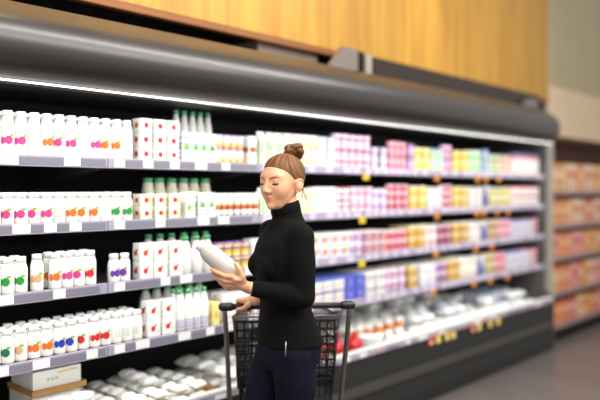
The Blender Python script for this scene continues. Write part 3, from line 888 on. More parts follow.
# tubs with orange labels
ot = lambda: design_cup('cream_tub', 'ot', .075, .15, (246, 244, 236), (250, 248, 240), [(.5, .8, (226, 132, 56)), (.8, .9, (240, 236, 220))])
for i, px in enumerate((349, 358.5, 368, 378, 388, 398.5)):
    single(ot(), (x_at(px, 2.885), 2.885, TZ), .3, 'white tub with orange band in bottom tray, %s from left' % ORD[i + 1], 'tub', 'orange banded tubs in the bottom tray')
gt = design_cup('quark_tub', 'gt', .125, .115, (206, 208, 214), (232, 232, 234), [(.2, .6, (186, 190, 200))])
single(gt, (x_at(367, 2.765), 2.765, TZ), 0, 'wide pale grey tub at tray rim beside the red bags', 'tub')


def net_bag(key):
    if key in PROTO: return PROTO[key], False
    e = empty('net_bag')
    rnd = random.Random(len(PROTO))
    bm = bmesh.new()
    bmesh.ops.create_uvsphere(bm, u_segments=28, v_segments=20, radius=1)
    cs = [Vector((rnd.uniform(-1, 1), rnd.uniform(-1, 1), rnd.uniform(-.8, .6))).normalized() for _ in range(16)]
    for v in bm.verts:
        n_ = v.co.normalized()
        k_ = max(math.exp(-((n_ - c).length / .34) ** 2) for c in cs)
        r_ = .82 + .2 * k_
        v.co = Vector((n_.x * .062 * r_, n_.y * .055 * r_, .066 + n_.z * .066 * r_))
    m = mat('red_net_film', (186, 26, 34), .35, noise=.5, nscale=(60, 60, 60))
    mb = MB(); mb.bm(bm, m, True); mb.build('bag', e)
    k2 = MB(); k2.lathe([(.022, .118), (.009, .134), (.008, .142), (.02, .16), (.004, .162)], m, 12); k2.build('knot', e)
    PROTO[key] = e
    return e, True


for i, (px, Y_) in enumerate(((321, 2.82), (337, 2.81), (353.5, 2.765))):
    single(net_bag('nb%d' % i), (x_at(px, Y_), Y_, TZ), i * .8, 'red net bag in bottom tray behind cart, %s from left' % ORD[i + 1], 'bag', 'red net bags in the bottom tray')


def blue_bottle():
    if 'blb' in PROTO: return PROTO['blb'], False
    e = empty('milk_bottle')
    mb = MB(); R = .036
    mb.lathe([(R * .9, 0), (R, .006), (R, .09), (R * .8, .12), (R * .45, .14)], cmat((206, 214, 224)), 16); mb.build('body', e)
    c = MB(); c.lathe([(R * .48, .14), (R * .48, .157), (R * .2, .159)], cmat((120, 138, 170)), 14); c.build('cap', e)
    PROTO['blb'] = e
    return e, True


xs0, xs1 = x_at(476, 3.0), 6.25
for r_ in range(3):
    nb = int((5.58 and (6.26 - 5.6)) / .08)
    for i in range(nb):
        single(blue_bottle(), (5.64 + i * .08, 3.0 + r_ * .1, TZ), 0, 'pale blue bottle at far end of tray, %s from left, %s' % (ORD[i + 1], ['front row', 'second row', 'third row'][r_]), 'bottle', 'pale blue bottles at the far end of the tray')

# ---- hanging price flags
M_or = mat('orange_price_flag', (240, 150, 50), .5); M_ye = mat('yellow_price_flag', (240, 206, 60), .5); M_re = mat('red_price_flag', (214, 72, 56), .5)
FL = {0: [(366, 'y'), (437, 'o'), (477.5, 'o'), (486, 'o'), (499, 'o')], 1: [(362.5, 'y'), (437, 'o'), (477, 'o'), (484, 'o'), (497, 'o'), (508, 'o')],
      2: [(362, 'y'), (436, 'o'), (476, 'o'), (492, 'o')], 3: [(433.5, 'o'), (474, 'o'), (490.5, 'o'), (507.5, 'o')]}
PF = {}
for L, ls in FL.items():
    no = 0
    for px, c in ls:
        nm = {'y': 'yellow', 'o': 'orange'}[c]
        X = x_at(px, YS - .007)
        if c not in PF:
            q = MB(); m_ = M_ye if c == 'y' else M_or
            q.box((-.032, -.001, -.034), (.032, .001, .006), m_, 0)
            q.box((-.022, -.0015, -.022), (.010, -.001, -.016), cmat((90, 60, 30))); q.box((-.022, -.0015, -.010), (.022, -.001, -.006), cmat((90, 60, 30)))
            PF[c] = q.build('price_flag'); o = PF[c]
        else:
            o = dup(PF[c], (0, 0, 0))
        o.location = (X, YS - .0068, LEV[L])
        if c == 'y':
            lb = 'yellow price flag hanging below the %s rail' % SHN[L]
        else:
            no += 1
            lb = 'orange price flag hanging below the %s rail, %s from left' % (SHN[L], ORD[no])
        tag(o, lb, 'price tag', 'price flags hanging from the shelf rails')
nr = 0
cnt = {'r': 0, 'y': 0}
for px, c in ((430, 'r'), (437, 'y'), (446, 'y'), (452, 'y'), (472, 'r'), (478, 'y'), (489, 'y'), (497, 'y')):
    q = ('rim', c)
    if q not in PF:
        u = MB(); u.box((-.028, -.001, -.055), (.028, .001, .004), M_re if c == 'r' else M_ye)
        u.box((-.02, -.0015, -.045), (.02, -.001, -.03), cmat((250, 236, 210)))
        PF[q] = u.build('price_flag'); o = PF[q]
    else:
        o = dup(PF[q], (0, 0, 0))
    cnt[c] += 1
    o.location = (x_at(px, YR), YR - .0115, .449)
    tag(o, '%s price flag hanging below the tray rim rail, %s %s from left' % ({'r': 'red', 'y': 'yellow'}[c], ORD[cnt[c]], {'r': 'red', 'y': 'yellow'}[c]), 'price tag', 'price flags hanging from the tray rim')

# ================================================================== AMBIENT SHELVING BEYOND
gon = empty('grocery_shelving', (8.5, 3.1, 0)); tag(gon, 'pale shelving of orange groceries beyond the dairy case', 'shelving')
gs = (8.5, 3.1, 0)
XE2 = 10.6
M_gs = mat('pink_grey_shelf', (150, 124, 122), .5); M_gb = mat('brown_shelf_back', (92, 56, 40), .7)
b = MB(); b.box((XG2, 3.38, 0), (XE2, 3.42, 2.07), M_gb); b.build('back_panel', gon, shift=gs)
b = MB(); b.box((XG2, YG, 0), (XE2, 3.38, .117), M_black); b.build('base', gon, shift=gs)
b = MB(); b.box((XG2, YG - .01, .12), (XE2, 3.38, .165), M_gs); b.build('deck', gon, shift=gs)
b = MB(); b.box((XE2, YG, 0), (XE2 + .03, 3.42, 2.03), M_gs); b.build('end_panel', gon, shift=gs)
GL = [.165]
for zz in (.434, .78, 1.10, 1.437):
    b = MB(); b.box((XG2 + .002, YG + .02, zz), (XE2, 3.38, zz + .02), M_gs); so = b.build('shelf', gon, shift=gs)
    r_ = MB(); r_.box((XG2 + .002, YG + .005, zz), (XE2, YG + .02, zz + .045), M_gs); r_.build('price_rail', so, shift=gs)
    GL.append(zz + .0205)
GP = [('orange', (204, 116, 62), (220, 170, 116)), ('coral', (196, 92, 70), (216, 176, 154)), ('yellow', (212, 170, 82), (196, 108, 58)), ('cream', (218, 194, 166), (200, 118, 76)),
      ('pink', (212, 156, 146), (196, 92, 78)), ('amber', (194, 132, 66), (222, 192, 150))]
GN = ['lowest deck', 'second shelf up', 'third shelf up', 'fourth shelf up', 'highest shelf']
for l_, z_ in enumerate(GL):
    xx = XG2 + .03; hmax = [.2, .27, .25, .27, .30][l_]
    cnts = {}
    nlast = -1
    while xx < XE2 - .25:
        k_ = random.choice([q for q in range(6) if q != nlast]); nlast = k_
        nm, ca, cb_ = GP[k_]
        for rep in range(random.choice([1, 2])):
            wv = .16
            key = ('gp', k_, l_)
            mk = design_box('grocery_box', key, .155, .12, hmax, ca, None, [(.1, .9, .45, .8, cb_), (.2, .6, .1, .35, cb_, 1)], .006)
            cnts[nm] = cnts.get(nm, 0) + 1
            put(mk, (xx + .08, YG + .085, z_ + .0006), 0, '%s grocery box on %s of the far shelving, %s from left' % (nm, GN[l_], ORD[cnts[nm]]), 'box', 'grocery boxes on the far shelving')
            xx += .165

#@@PART3
# ================================================================== SHOPPING CART
ZH = 3.12
hp = cam_pt(287.5, 306, ZH)
HA = math.radians(-5)
cw_ = RV * math.sin(HA) + VV * math.cos(HA)          # cart heading
cl_ = RV * math.cos(HA) - VV * math.sin(HA)          # to the cart's right
HZ = hp.z
cart = empty('shopping_cart', (hp.x + cw_.x * .3, hp.y + cw_.y * .3, 0))
tag(cart, 'dark wire shopping cart with black handle, pushed by the woman in black', 'shopping cart')
co = cart.location


def cp(u, w_, z):
    p = hp + cl_ * u + cw_ * w_
    return Vector((p.x - co.x, p.y - co.y, z))


M_wire = mat('dark_grey_wire', (46, 44, 46), .4, .5)
M_post = mat('chrome_post', (128, 124, 120), .3, .85)
M_hand = mat('black_handle_plastic', (20, 19, 20), .4)
M_blkp = mat('black_cart_plastic', (26, 25, 27), .5)
HW = .282
b = MB(); b.tube([cp(-HW, 0, HZ), cp(HW, 0, HZ)], .0135, M_hand, 14); b.build('handle', cart)
for sgn in (-1, 1):
    b = MB(); b.capsule([cp(sgn * (HW - .03), 0, HZ), cp(sgn * (HW + .006), 0, HZ)], .019, M_hand, 14); b.build('handle_end_cap', cart)
RW0, RW1 = .243, .175        # basket half widths rear, front
ZR, ZFt, ZB0, ZB1 = HZ - .055, HZ - .075, .53, .60
W0, W1 = .05, .50


def side(u_s, t, v):
    """point on basket side: t rear..front, v bottom..top"""
    hwid = RW0 + (RW1 - RW0) * t
    wz = W0 + (W1 - W0) * t
    top = ZR + (ZFt - ZR) * t; bot = ZB0 + (ZB1 - ZB0) * t
    return cp(u_s * hwid * (.86 + .14 * v), wz + .04 * (1 - t) * (1 - v) - .05 * t * (1 - v), bot + (top - bot) * v)


for sgn in (-1, 1):
    b = MB()
    for i in range(17):
        t = i / 16
        b.tube([side(sgn, t, 0), side(sgn, t, 1)], .0026, M_wire, 6)
    for v in (0, .12, .25, .4, .55, .7, .85):
        b.tube([side(sgn, 0, v), side(sgn, 1, v)], .003, M_wire, 6)
    b.build('basket_side', cart)
b = MB()
for i in range(13):
    u = -1 + 2 * i / 12
    b.tube([cp(u * .86 * RW1, W1 - .05, ZB1), cp(u * RW1, W1, ZFt)], .0026, M_wire, 6)
for v in (.15, .3, .5, .7, .85):
    b.tube([side(-1, 1, v), side(1, 1, v)], .003, M_wire, 6)
b.build('basket_front', cart)
b = MB()
for i in range(13):
    u = -1 + 2 * i / 12
    a0 = side(-1, 0, 0).lerp(side(1, 0, 0), (u + 1) / 2); a1 = side(-1, 1, 0).lerp(side(1, 1, 0), (u + 1) / 2)
    b.tube([a0, a1], .003, M_wire, 6)
for i in range(9):
    b.tube([side(-1, i / 8, 0), side(1, i / 8, 0)], .003, M_wire, 6)
b.build('basket_floor', cart)
b = MB()
for i in range(17):
    u = -1 + 2 * i / 16
    b.tube([cp(u * .84 * RW0, W0 + .045, ZB0 + .005), cp(u * .97 * RW0, W0 + .008, ZR - .02)], .0022, M_wire, 6)
for i in range(9):
    v = i / 8
    b.tube([cp(-(.84 + .13 * v) * RW0, W0 + .045 - .037 * v, ZB0 + .005 + (ZR - .025 - ZB0) * v), cp((.84 + .13 * v) * RW0, W0 + .045 - .037 * v, ZB0 + .005 + (ZR - .025 - ZB0) * v)], .003, M_wire, 6)
b.build('rear_gate', cart)
b = MB()
rimp = [side(-1, 0, 1), side(-1, 1, 1), side(1, 1, 1), side(1, 0, 1)]
b.tube(rimp, .0055, M_wire, 8); b.tube([side(-1, 0, 1), side(1, 0, 1)], .0045, M_post, 8)
b.build('basket_rim', cart)
# black child-seat flap with punched slots
b = MB()
fx0, fx1, fz0, fz1 = -.225, .225, ZR - .29, ZR - .03
nx, nz = 13, 7
wdx = (fx1 - fx0) / nx; wdz = (fz1 - fz0) / nz


def fbox(u0, u1, z0, z1):
    vs = []
    for w_ in (.105, .112):
        for (u, z) in ((u0, z0), (u1, z0), (u1, z1), (u0, z1)):
            vs.append(cp(u, w_ - (z - fz0) * .15 + .02, z))
    b.add(vs, [(0, 1, 2, 3), (7, 6, 5, 4), (0, 4, 5, 1), (1, 5, 6, 2), (2, 6, 7, 3), (3, 7, 4, 0)], M_blkp)


for i in range(nx + 1):
    u = fx0 + i * wdx
    fbox(u - .0045, u + .0045, fz0, fz1)
for j in range(nz + 1):
    z = fz0 + j * wdz
    fbox(fx0, fx1, z - .005, z + .005)
fbox(fx0, fx1, fz0 - .055, fz0)
b.build('child_seat_flap', cart)
# frame
for sgn in (-1, 1):
    b = MB()
    b.tube([cp(sgn * HW, 0, HZ), cp(sgn * (HW - .004), .004, HZ - .03), cp(sgn * (HW - .012), .012, HZ - .15), cp(sgn * (HW - .022), .12, .56), cp(sgn * (HW - .045), .17, .22), cp(sgn * (HW - .062), .2, .16)], .0115, M_post, 10)
    b.build('frame_post', cart)
b = MB()
for sgn in (-1, 1):
    b.tube([cp(sgn * (HW - .062), .2, .16), cp(sgn * (HW - .10), .5, .15)], .011, M_post, 10)
b.tube([cp(-(HW - .10), .5, .15), cp((HW - .10), .5, .15)], .011, M_post, 10)
b.tube([cp(-(HW - .062), .2, .16), cp((HW - .062), .2, .16)], .011, M_post, 10)
b.tube([cp(-.16, .44, .15), cp(-.15, .42, .56)], .010, M_post, 10); b.tube([cp(.16, .44, .15), cp(.15, .42, .56)], .010, M_post, 10)
b.build('chassis', cart)
Mw = mat('grey_wheel_rubber', (60, 60, 62), .6)
for u, w_ in ((-.215, .2), (.215, .2), (-.18, .47), (.18, .47)):
    b = MB(); b.tube([cp(u, w_, .145), cp(u, w_, .115)], .012, M_post, 8)
    for s_ in (-.016, .016):
        b.tube([cp(u + s_, w_, .12), cp(u + s_, w_, .05)], .004, M_post, 6)
    b.tube([cp(u - .018, w_, .12), cp(u + .018, w_, .12)], .006, M_post, 6)
    fk = b.build('caster', cart)
    b = MB(); b.tube([cp(u - .012, w_, .052), cp(u + .012, w_, .052)], .05, Mw, 20); b.build('wheel', fk)

# ================================================================== PERSON
Z0 = 2.90
XC0 = (284 - 300) / F * Z0
PHI = math.radians(25)
FW = -RV * math.cos(PHI) - VV * math.sin(PHI)
LW = Vector((-FW.y, FW.x, 0))
base = RV * XC0 + VV * Z0
per = empty('person', (base.x, base.y, 0))
tag(per, 'woman in black turtleneck and navy trousers, hair in a bun, holding a white bottle', 'person')


def B(a, b_, z):
    """body frame: forward, left, up (relative to the person's root)"""
    p = FW * a + LW * b_
    return Vector((p.x, p.y, z))


def px3(px, py, Z):
    p = cam_pt(px, py, Z)
    return Vector((p.x - base.x, p.y - base.y, p.z))


def skin_mat():
    m = bpy.data.materials.new('skin'); m.use_nodes = True
    nt = m.node_tree; b = nt.nodes['Principled BSDF']
    at = nt.nodes.new('ShaderNodeAttribute'); at.attribute_name = 'lip'
    mx = nt.nodes.new('ShaderNodeMix'); mx.data_type = 'RGBA'
    mx.inputs[6].default_value = (*lin((226, 170, 132)), 1); mx.inputs[7].default_value = (*lin((204, 122, 108)), 1)
    nt.links.new(at.outputs['Fac'], mx.inputs[0]); nt.links.new(mx.outputs[2], b.inputs['Base Color'])
    b.inputs['Roughness'].default_value = .5
    b.inputs['Subsurface Weight'].default_value = .12
    b.inputs['Subsurface Radius'].default_value = (.02, .008, .004)
    b.inputs['Subsurface Scale'].default_value = .2
    return m


M_skin = skin_mat()
M_knit = mat('black_knit', (10, 10, 11), .9, noise=.25, nscale=(120, 120, 40), bump=.25, spec=.15)
M_denim = mat('navy_denim', (14, 16, 32), .85, noise=.25, nscale=(90, 90, 25), bump=.2, spec=.15)


def ring(mb, rows, m, n=36):
    """loft of super-ellipse sections (z, ca, ha, hb[, cb])"""
    vs = []; fs = []
    for row in rows:
        z, ca, ha, hb = row[:4]
        cb2 = row[4] if len(row) > 4 else 0
        for i in range(n):
            t = 2 * math.pi * i / n
            c, s_ = math.cos(t), math.sin(t)
            e = .88
            vs.append(B(ca + ha * math.copysign(abs(c) ** e, c), cb2 + hb * math.copysign(abs(s_) ** e, s_), z))
    for k in range(len(rows) - 1):
        for i in range(n):
            j = (i + 1) % n
            fs.append((k * n + i, k * n + j, (k + 1) * n + j, (k + 1) * n + i))
    fs.append(tuple(reversed(range(n)))); fs.append(tuple(range((len(rows) - 1) * n, len(rows) * n)))
    mb.add(vs, fs, m, True)


def fuse(mb, name, parent, vox, smooth=6, disp=None):
    o = mb.build(name + '_raw')
    md = o.modifiers.new('r', 'REMESH'); md.mode = 'VOXEL'; md.voxel_size = vox; md.use_smooth_shade = True
    md = o.modifiers.new('s', 'SMOOTH'); md.factor = .5; md.iterations = smooth
    dg = bpy.context.evaluated_depsgraph_get()
    me = bpy.data.meshes.new_from_object(o.evaluated_get(dg))
    bpy.data.objects.remove(o)
    me.name = name
    me.materials.clear(); me.materials.append(mb.mats[0])
    q = bpy.data.objects.new(name, me); COL.objects.link(q); q.parent = parent
    if disp:
        n_ = len(me.vertices); co_ = np.empty(n_ * 3); me.vertices.foreach_get('co', co_); co_ = co_.reshape(-1, 3)
        no_ = np.empty(n_ * 3); me.vertex_normals.foreach_get('vector', no_); no_ = no_.reshape(-1, 3)
        co_ = co_ + no_ * disp(co_)[:, None]
        me.vertices.foreach_set('co', co_.ravel()); me.update()
    return q


# ---- head -------------------------------------------------------------
HC = B(.011, .0, 1.531)
HYAW = math.radians(26); HP = math.radians(6)
hf = (FW * math.cos(HYAW) + LW * math.sin(HYAW))
hl = Vector((-hf.y, hf.x, 0))
hf2 = hf * math.cos(HP) + Vector((0, 0, -1)) * math.sin(HP)
hu2 = hf2.cross(hl).normalized()
HM = np.array([hf2[:], hl[:], hu2[:]])       # rows


def hw(p):
    p = np.atleast_2d(np.asarray(p, float))
    return p @ HM + np.array(HC[:])


def hv(x, y, z):
    q = hw((x, y, z))[0]
    return Vector(q)


def smin(a, b_, k):
    h_ = np.clip(.5 + .5 * (b_ - a) / k, 0, 1)
    return b_ * (1 - h_) + a * h_ - k * h_ * (1 - h_)


def ell_d(p, c, r):
    q = (p - np.array(c)) / np.array(r)
    k0 = np.linalg.norm(q, axis=-1); k1 = np.linalg.norm(q / np.array(r), axis=-1)
    return k0 * (k0 - 1) / np.maximum(k1, 1e-6)


def cap_d(p, a, b_, ra, rb=None):
    rb = ra if rb is None else rb
    a = np.array(a, float); b_ = np.array(b_, float)
    d = b_ - a
    t = np.clip(((p - a) @ d) / (d @ d), 0, 1)
    return np.linalg.norm(p - a - t[..., None] * d, axis=-1) - (ra + (rb - ra) * t)


def head_sdf(p):
    p = p.copy(); p[..., 1] = np.abs(p[..., 1])
    d = ell_d(p, (-.018, 0, .026), (.101, .073, .083))
    d = smin(d, ell_d(p, (.030, 0, -.022), (.059, .055, .078)), .032)
    d = smin(d, ell_d(p, (.040, 0, -.074), (.044, .036, .034)), .025)
    d = smin(d, cap_d(p, (-.014, .046, -.045), (.050, .020, -.088), .015), .022)
    d = smin(d, ell_d(p, (.076, 0, -.094), (.014, .016, .013)), .015)
    d = smin(d, cap_d(p, (.074, .008, .030), (.062, .046, .026), .009), .02)
    d = smin(d, ell_d(p, (.054, .038, -.026), (.024, .019, .030)), .032)
    d = -smin(-d, ell_d(p, (.101, .033, .006), (.018, .019, .012)), .014)
    d = smin(d, ell_d(p, (.0695, .0325, .0070), (.0148, .0168, .0105)), .004)      # lids over the eyes
    d = smin(d, cap_d(p, (.086, 0, .016), (.105, 0, -.027), .0065, .0095), .010)
    d = smin(d, ell_d(p, (.096, .010, -.033), (.010, .008, .0075)), .006)
    d = smin(d, cap_d(p, (.0915, 0, -.0555), (.078, .021, -.062), .0062, .0035), .006)
    d = smin(d, cap_d(p, (.0885, 0, -.0655), (.077, .019, -.064), .0072, .004), .005)
    d = -smin(-d, cap_d(p, (.0985, 0, -.0608), (.084, .020, -.0625), .0016), .003)
    return d


def head_rays(nu, nv, extra=None):
    th = np.linspace(0, 2 * np.pi, nu, endpoint=False); ph = np.linspace(-np.pi / 2 + .02, np.pi / 2 - .02, nv)
    T, P_ = np.meshgrid(th, ph)
    D = np.stack([np.cos(P_) * np.cos(T), np.cos(P_) * np.sin(T), np.sin(P_)], -1)
    O = np.array((.005, 0, -.005))
    r_ = np.full(T.shape, .165)
    for _ in range(70):
        d = head_sdf(O + D * r_[..., None])
        r_ = np.maximum(r_ - d * .7, .01)
    return O + D * r_[..., None], D


def grid_faces(nu, nv):
    fs = []
    for j in range(nv - 1):
        for i in range(nu):
            k_ = (i + 1) % nu
            fs.append((j * nu + i, j * nu + k_, (j + 1) * nu + k_, (j + 1) * nu + i))
    fs.append(tuple(reversed(range(nu)))); fs.append(tuple(range((nv - 1) * nu, nv * nu)))
    return fs


body = MB()
nu, nv = 200, 150
Ph, Dh = head_rays(nu, nv)
body.add(hw(Ph.reshape(-1, 3)), grid_faces(nu, nv), M_skin, True)
for sg in (-1, 1):      # ears
    body.ell(hv(-.018, sg * .073, -.022), (.015, .015, .026), M_skin, 14)
    pts = [hv(-.008, sg * .074, -.044), hv(-.024, sg * .079, -.038), hv(-.036, sg * .083, -.016), hv(-.034, sg * .084, .001), hv(-.020, sg * .081, .008), hv(-.007, sg * .076, -.001), hv(-.006, sg * .073, -.014)]
    body.capsule(pts, [.006, .005, .0048, .0048, .0048, .0045, .004], M_skin, 8)
# neck, trunk, limbs (one continuous skin)
body.tube([B(-.016, 0, 1.33), B(-.014, 0, 1.40), B(-.006, 0, 1.45), B(.0, 0, 1.50)], [.06, .049, .047, .05], M_skin, 20)
TR = [(.76, -.015, .095, .12), (.80, -.022, .112, .158), (.86, -.026, .114, .162), (.92, -.018, .102, .150), (.98, -.008, .088, .132), (1.04, .0, .080, .121), (1.10, .004, .084, .126),
      (1.16, .012, .098, .136), (1.21, .012, .102, .142), (1.27, .002, .092, .148), (1.315, -.008, .076, .145), (1.345, -.012, .058, .110), (1.37, -.012, .05, .065)]
ring(body, TR, M_skin)
LS, LEl, LWr = B(-.006, .142, 1.312), B(-.012, .172, 1.075), None
LWr = px3(247.5, 287.5, 2.715)
RS, REl = B(-.006, -.142, 1.312), B(-.075, -.225, 1.11)
RWr = px3(257, 300.5, 3.075)
body.capsule([LS, LEl], [.050, .036], M_skin, 16); body.capsule([LEl, LEl.lerp(LWr, .35), LWr], [.036, .034, .0235], M_skin, 16)
body.capsule([RS, REl], [.050, .036], M_skin, 16); body.capsule([REl, REl.lerp(RWr, .35), RWr], [.036, .034, .0235], M_skin, 16)
LEGS = []
for sg, kx, fx in ((1, -.015, -.05), (-1, .125, .15)):
    hip, kn, an = B(-.01, sg * .082, .84), B(kx, sg * .080, .46), B(fx - .02, sg * .085, .085)
    LEGS.append((hip, kn, an, sg, fx))
    body.capsule([hip, hip.lerp(kn, .45), kn, kn.lerp(an, .3), an], [.086, .074, .053, .052, .034], M_skin, 16)
    body.capsule([B(fx - .05, sg * .085, .05), B(fx + .05, sg * .09, .045), B(fx + .12, sg * .095, .035)], [.033, .032, .026], M_skin, 12)

# ---- left hand under the bottle
ZB = 2.700
axA, axB = px3(236, 275.5, ZB), px3(198.5, 244, ZB + .01)      # bottle bottom, cap end
ax = (axB - axA); BL = ax.length; ax.normalize()
toward = Vector((-VV.x, -VV.y, 0))
low = (ax.cross(toward)).normalized()
if low.z > 0: low = -low          # unit vector pointing out of the bottle's underside
BR = .0385


def bp(t, ang, r_):
    """around the bottle: t along the axis (m), ang from underside (0) towards camera (+), radius"""
    return axA + ax * t + (low * math.cos(ang) + toward * math.sin(ang)) * r_


pc = px3(242.5, 285, 2.687)
body.capsule([LWr, LWr.lerp(pc, .5), pc], [.0235, .023, .022], M_skin, 14)
body.capsule([pc, px3(237.5, 283.3, 2.684)], [.0195, .0175], M_skin, 14)
FG = (((233, 277, 2.652), (225, 276, 2.656), (217, 272.3, 2.671), (211.3, 269.3, 2.682), 1.), ((233, 281, 2.662), (225, 281, 2.662), (218.5, 278, 2.684), (213.3, 273.5, 2.694), 1.),
      ((234, 285, 2.676), (226.5, 285.5, 2.676), (221, 283, 2.692), (217.5, 278.5, 2.706), .97), ((236, 287.5, 2.692), (229, 289, 2.696), (224.5, 287, 2.708), (222, 283.5, 2.718), .88))
for q0, q1, q2, q3, sc in FG:
    P_ = [px3(*q) for q in (q0, q1, q2, q3)]
    body.capsule([pc, P_[0]], [.0185, .0122 * sc], M_skin, 12)
    body.capsule(P_, [.0112 * sc, .0098 * sc, .0088 * sc, .0074 * sc], M_skin, 12)
body.capsule([pc, px3(242, 276, 2.659), px3(239, 269, 2.6515), px3(235.6, 263.8, 2.653)], [.0185, .0132, .0102, .0080], M_skin, 12)
body.capsule([px3(241, 279, 2.662), px3(235, 279.5, 2.650)], [.0135, .0100], M_skin, 12)

# ---- right hand over the cart handle
hz = Vector((0, 0, 1))
hbar = hp - Vector((base.x, base.y, 0)); hbar.z = HZ


def hb(u, ang, r_):
    """around the handle bar: u along the bar, ang 0 = towards camera, 90 = up, 180 = away"""
    return hbar + cl_ * u + (-cw_ * math.cos(ang) + hz * math.sin(ang)) * r_


u0 = -.205
pk = hb(u0 + .045, math.radians(62), .036)
body.capsule([RWr, RWr.lerp(pk, .55), pk], [.0235, .024, .023], M_skin, 14)
for i, (du, ln) in enumerate(((-.030, 1.0), (-.011, 1.06), (.008, 1.0), (.026, .86))):
    uu = u0 + du + .014
    pts = [hb(uu + .012, math.radians(60), .034), hb(uu + .003, math.radians(108), .0270), hb(uu, math.radians(150), .0235), hb(uu, math.radians(205), .0222), hb(uu, math.radians(205 + 75 * ln), .0218), hb(uu, math.radians(205 + 110 * ln), .0216)]
    body.capsule([pk] + pts, [.019, .0125, .0098, .0090, .0084, .0078, .0068], M_skin, 10)
body.capsule([pk, hb(u0 + .03, math.radians(20), .034), hb(u0 + .008, math.radians(-8), .0255), hb(u0 - .018, math.radians(-22), .0225)], [.018, .0145, .0102, .0078], M_skin, 10)

body_o = fuse(body, 'body', per, .0030, 3)
me = body_o.data
n_ = len(me.vertices); co_ = np.empty(n_ * 3); me.vertices.foreach_get('co', co_); co_ = co_.reshape(-1, 3)
hl_ = (co_ - np.array(HC[:])) @ HM.T
hl_[:, 1] = np.abs(hl_[:, 1])
d1 = cap_d(hl_, (.094, 0, -.0560), (.080, .019, -.0615), .0050, .002); d2 = cap_d(hl_, (.091, 0, -.0655), (.079, .017, -.0640), .0062, .002)
lip = np.clip(1 - (np.minimum(d1, d2)) / .002, 0, 1) * (hl_[:, 0] > .06)
at = me.attributes.new('lip', 'FLOAT', 'POINT'); at.data.foreach_set('value', lip.astype(np.float32))

# ---- eyes, brows
M_eyew = mat('eye_white', (196, 184, 176), .25); M_iris = mat('brown_iris', (70, 48, 34), .25); M_lash = mat('dark_lash', (38, 26, 22), .7); M_brow = mat('brown_brow', (128, 88, 56), .8)
for sg in (-1, 1):
    b = MB()
    b.ell(hv(.0700, sg * .0325, .0015), (.0135, .0135, .0135), M_eyew, 18)
    c_ = hv(.0700, sg * .0325, .0015); dr = (hv(.5, sg * .0325, -.24) - c_).normalized()
    b.ell(c_ + dr * .0082, (.0074, .0074, .0074), M_iris, 14)
    b.build('eye', per)
    b = MB()
    pts = [hv(.0845 - .9 * (abs(t) ** 2) * .0090, sg * (.0325 + t * .0185), -.0022 - .0015 * (1 - t * t)) for t in np.linspace(-1, 1, 9)]
    b.tube(pts, [.0010, .0020, .0027, .0031, .0032, .0033, .0032, .0027, .0012], M_lash, 6); b.build('eyelashes', per)
    b = MB()
    ys = np.linspace(.012, .052, 9); pts = []
    for y in ys:
        z_ = .0195 + .006 * math.sin((y - .012) / .040 * 2.3)
        xx = .11
        P1 = np.array([[xx, y, z_]])
        for _ in range(60):
            P1[0, 0] -= head_sdf(P1.copy())[0] * .7
        pts.append(hv(P1[0, 0], sg * y, z_))
    b.tube(pts, [.0012, .0020, .0024, .0025, .0024, .0022, .0018, .0014, .0006], M_brow, 6); b.build('eyebrow', per)


# ---- hair
def hair_mat():
    m = bpy.data.materials.new('light_brown_hair'); m.use_nodes = True
    nt = m.node_tree; b = nt.nodes['Principled BSDF']
    at = nt.nodes.new('ShaderNodeAttribute'); at.attribute_name = 'strand'
    nz = nt.nodes.new('ShaderNodeTexNoise'); nz.inputs['Scale'].default_value = 1; nz.inputs['Detail'].default_value = 5
    nt.links.new(at.outputs['Vector'], nz.inputs['Vector'])
    rp = nt.nodes.new('ShaderNodeValToRGB')
    rp.color_ramp.elements[0].position = .32; rp.color_ramp.elements[0].color = (*lin((66, 40, 24)), 1)
    rp.color_ramp.elements[1].position = .7; rp.color_ramp.elements[1].color = (*lin((144, 98, 58)), 1)
    nt.links.new(nz.outputs['Fac'], rp.inputs['Fac']); nt.links.new(rp.outputs['Color'], b.inputs['Base Color'])
    bpn = nt.nodes.new('ShaderNodeBump'); bpn.inputs['Strength'].default_value = .3; bpn.inputs['Distance'].default_value = .002
    nt.links.new(nz.outputs['Fac'], bpn.inputs['Height']); nt.links.new(bpn.outputs['Normal'], b.inputs['Normal'])
    b.inputs['Roughness'].default_value = .6
    b.inputs['Specular IOR Level'].default_value = .3
    return m


M_hair = hair_mat()
BUN = np.array((-.092, 0, .090))


def strand_attr(o, vec):
    a = o.data.attributes.new('strand', 'FLOAT_VECTOR', 'POINT')
    a.data.foreach_set('vector', np.asarray(vec, np.float32).ravel())


nu, nv = 150, 110
Ph, Dh = head_rays(nu, nv)
x_, y_, z_ = Ph[..., 0], Ph[..., 1], Ph[..., 2]
line = np.where(x_ < -.03, -.050 + (x_ + .10) * .35, -.0255 + (x_ + .03) * 1.015)
line = np.where(x_ > .040, .0455 + (x_ - .040) * .62, line)
line = line + .006 * np.exp(-((x_ + .02) / .018) ** 2) * (np.abs(y_) > .05)
mg = (z_ - line)
thk = -.001 + .0060 * np.clip((mg + .002) / .045, 0, 1) ** .8 + .001 * np.clip(mg / .006, 0, 1)
thk = np.where(mg < -.002, -.004, thk)
az = np.arctan2(y_, x_ - BUN[0] * .6)
rad = np.linalg.norm(Ph - BUN, axis=-1)
ang = np.arctan2(y_ - 0, (x_ - BUN[0]) * .8 + (z_ - BUN[2]) * -.6)
thk = thk + np.where(mg > .012, .0007 * np.sin(ang * 38 + rad * 20) + .0005 * np.sin(ang * 71), 0)
Q = Ph + Dh * thk[..., None]
hm = MB()
keep = (mg > -.02).reshape(-1)
fs = [f_ for f_ in grid_faces(nu, nv)[:-2] if any(keep[i] for i in f_)] + [grid_faces(nu, nv)[-1]]
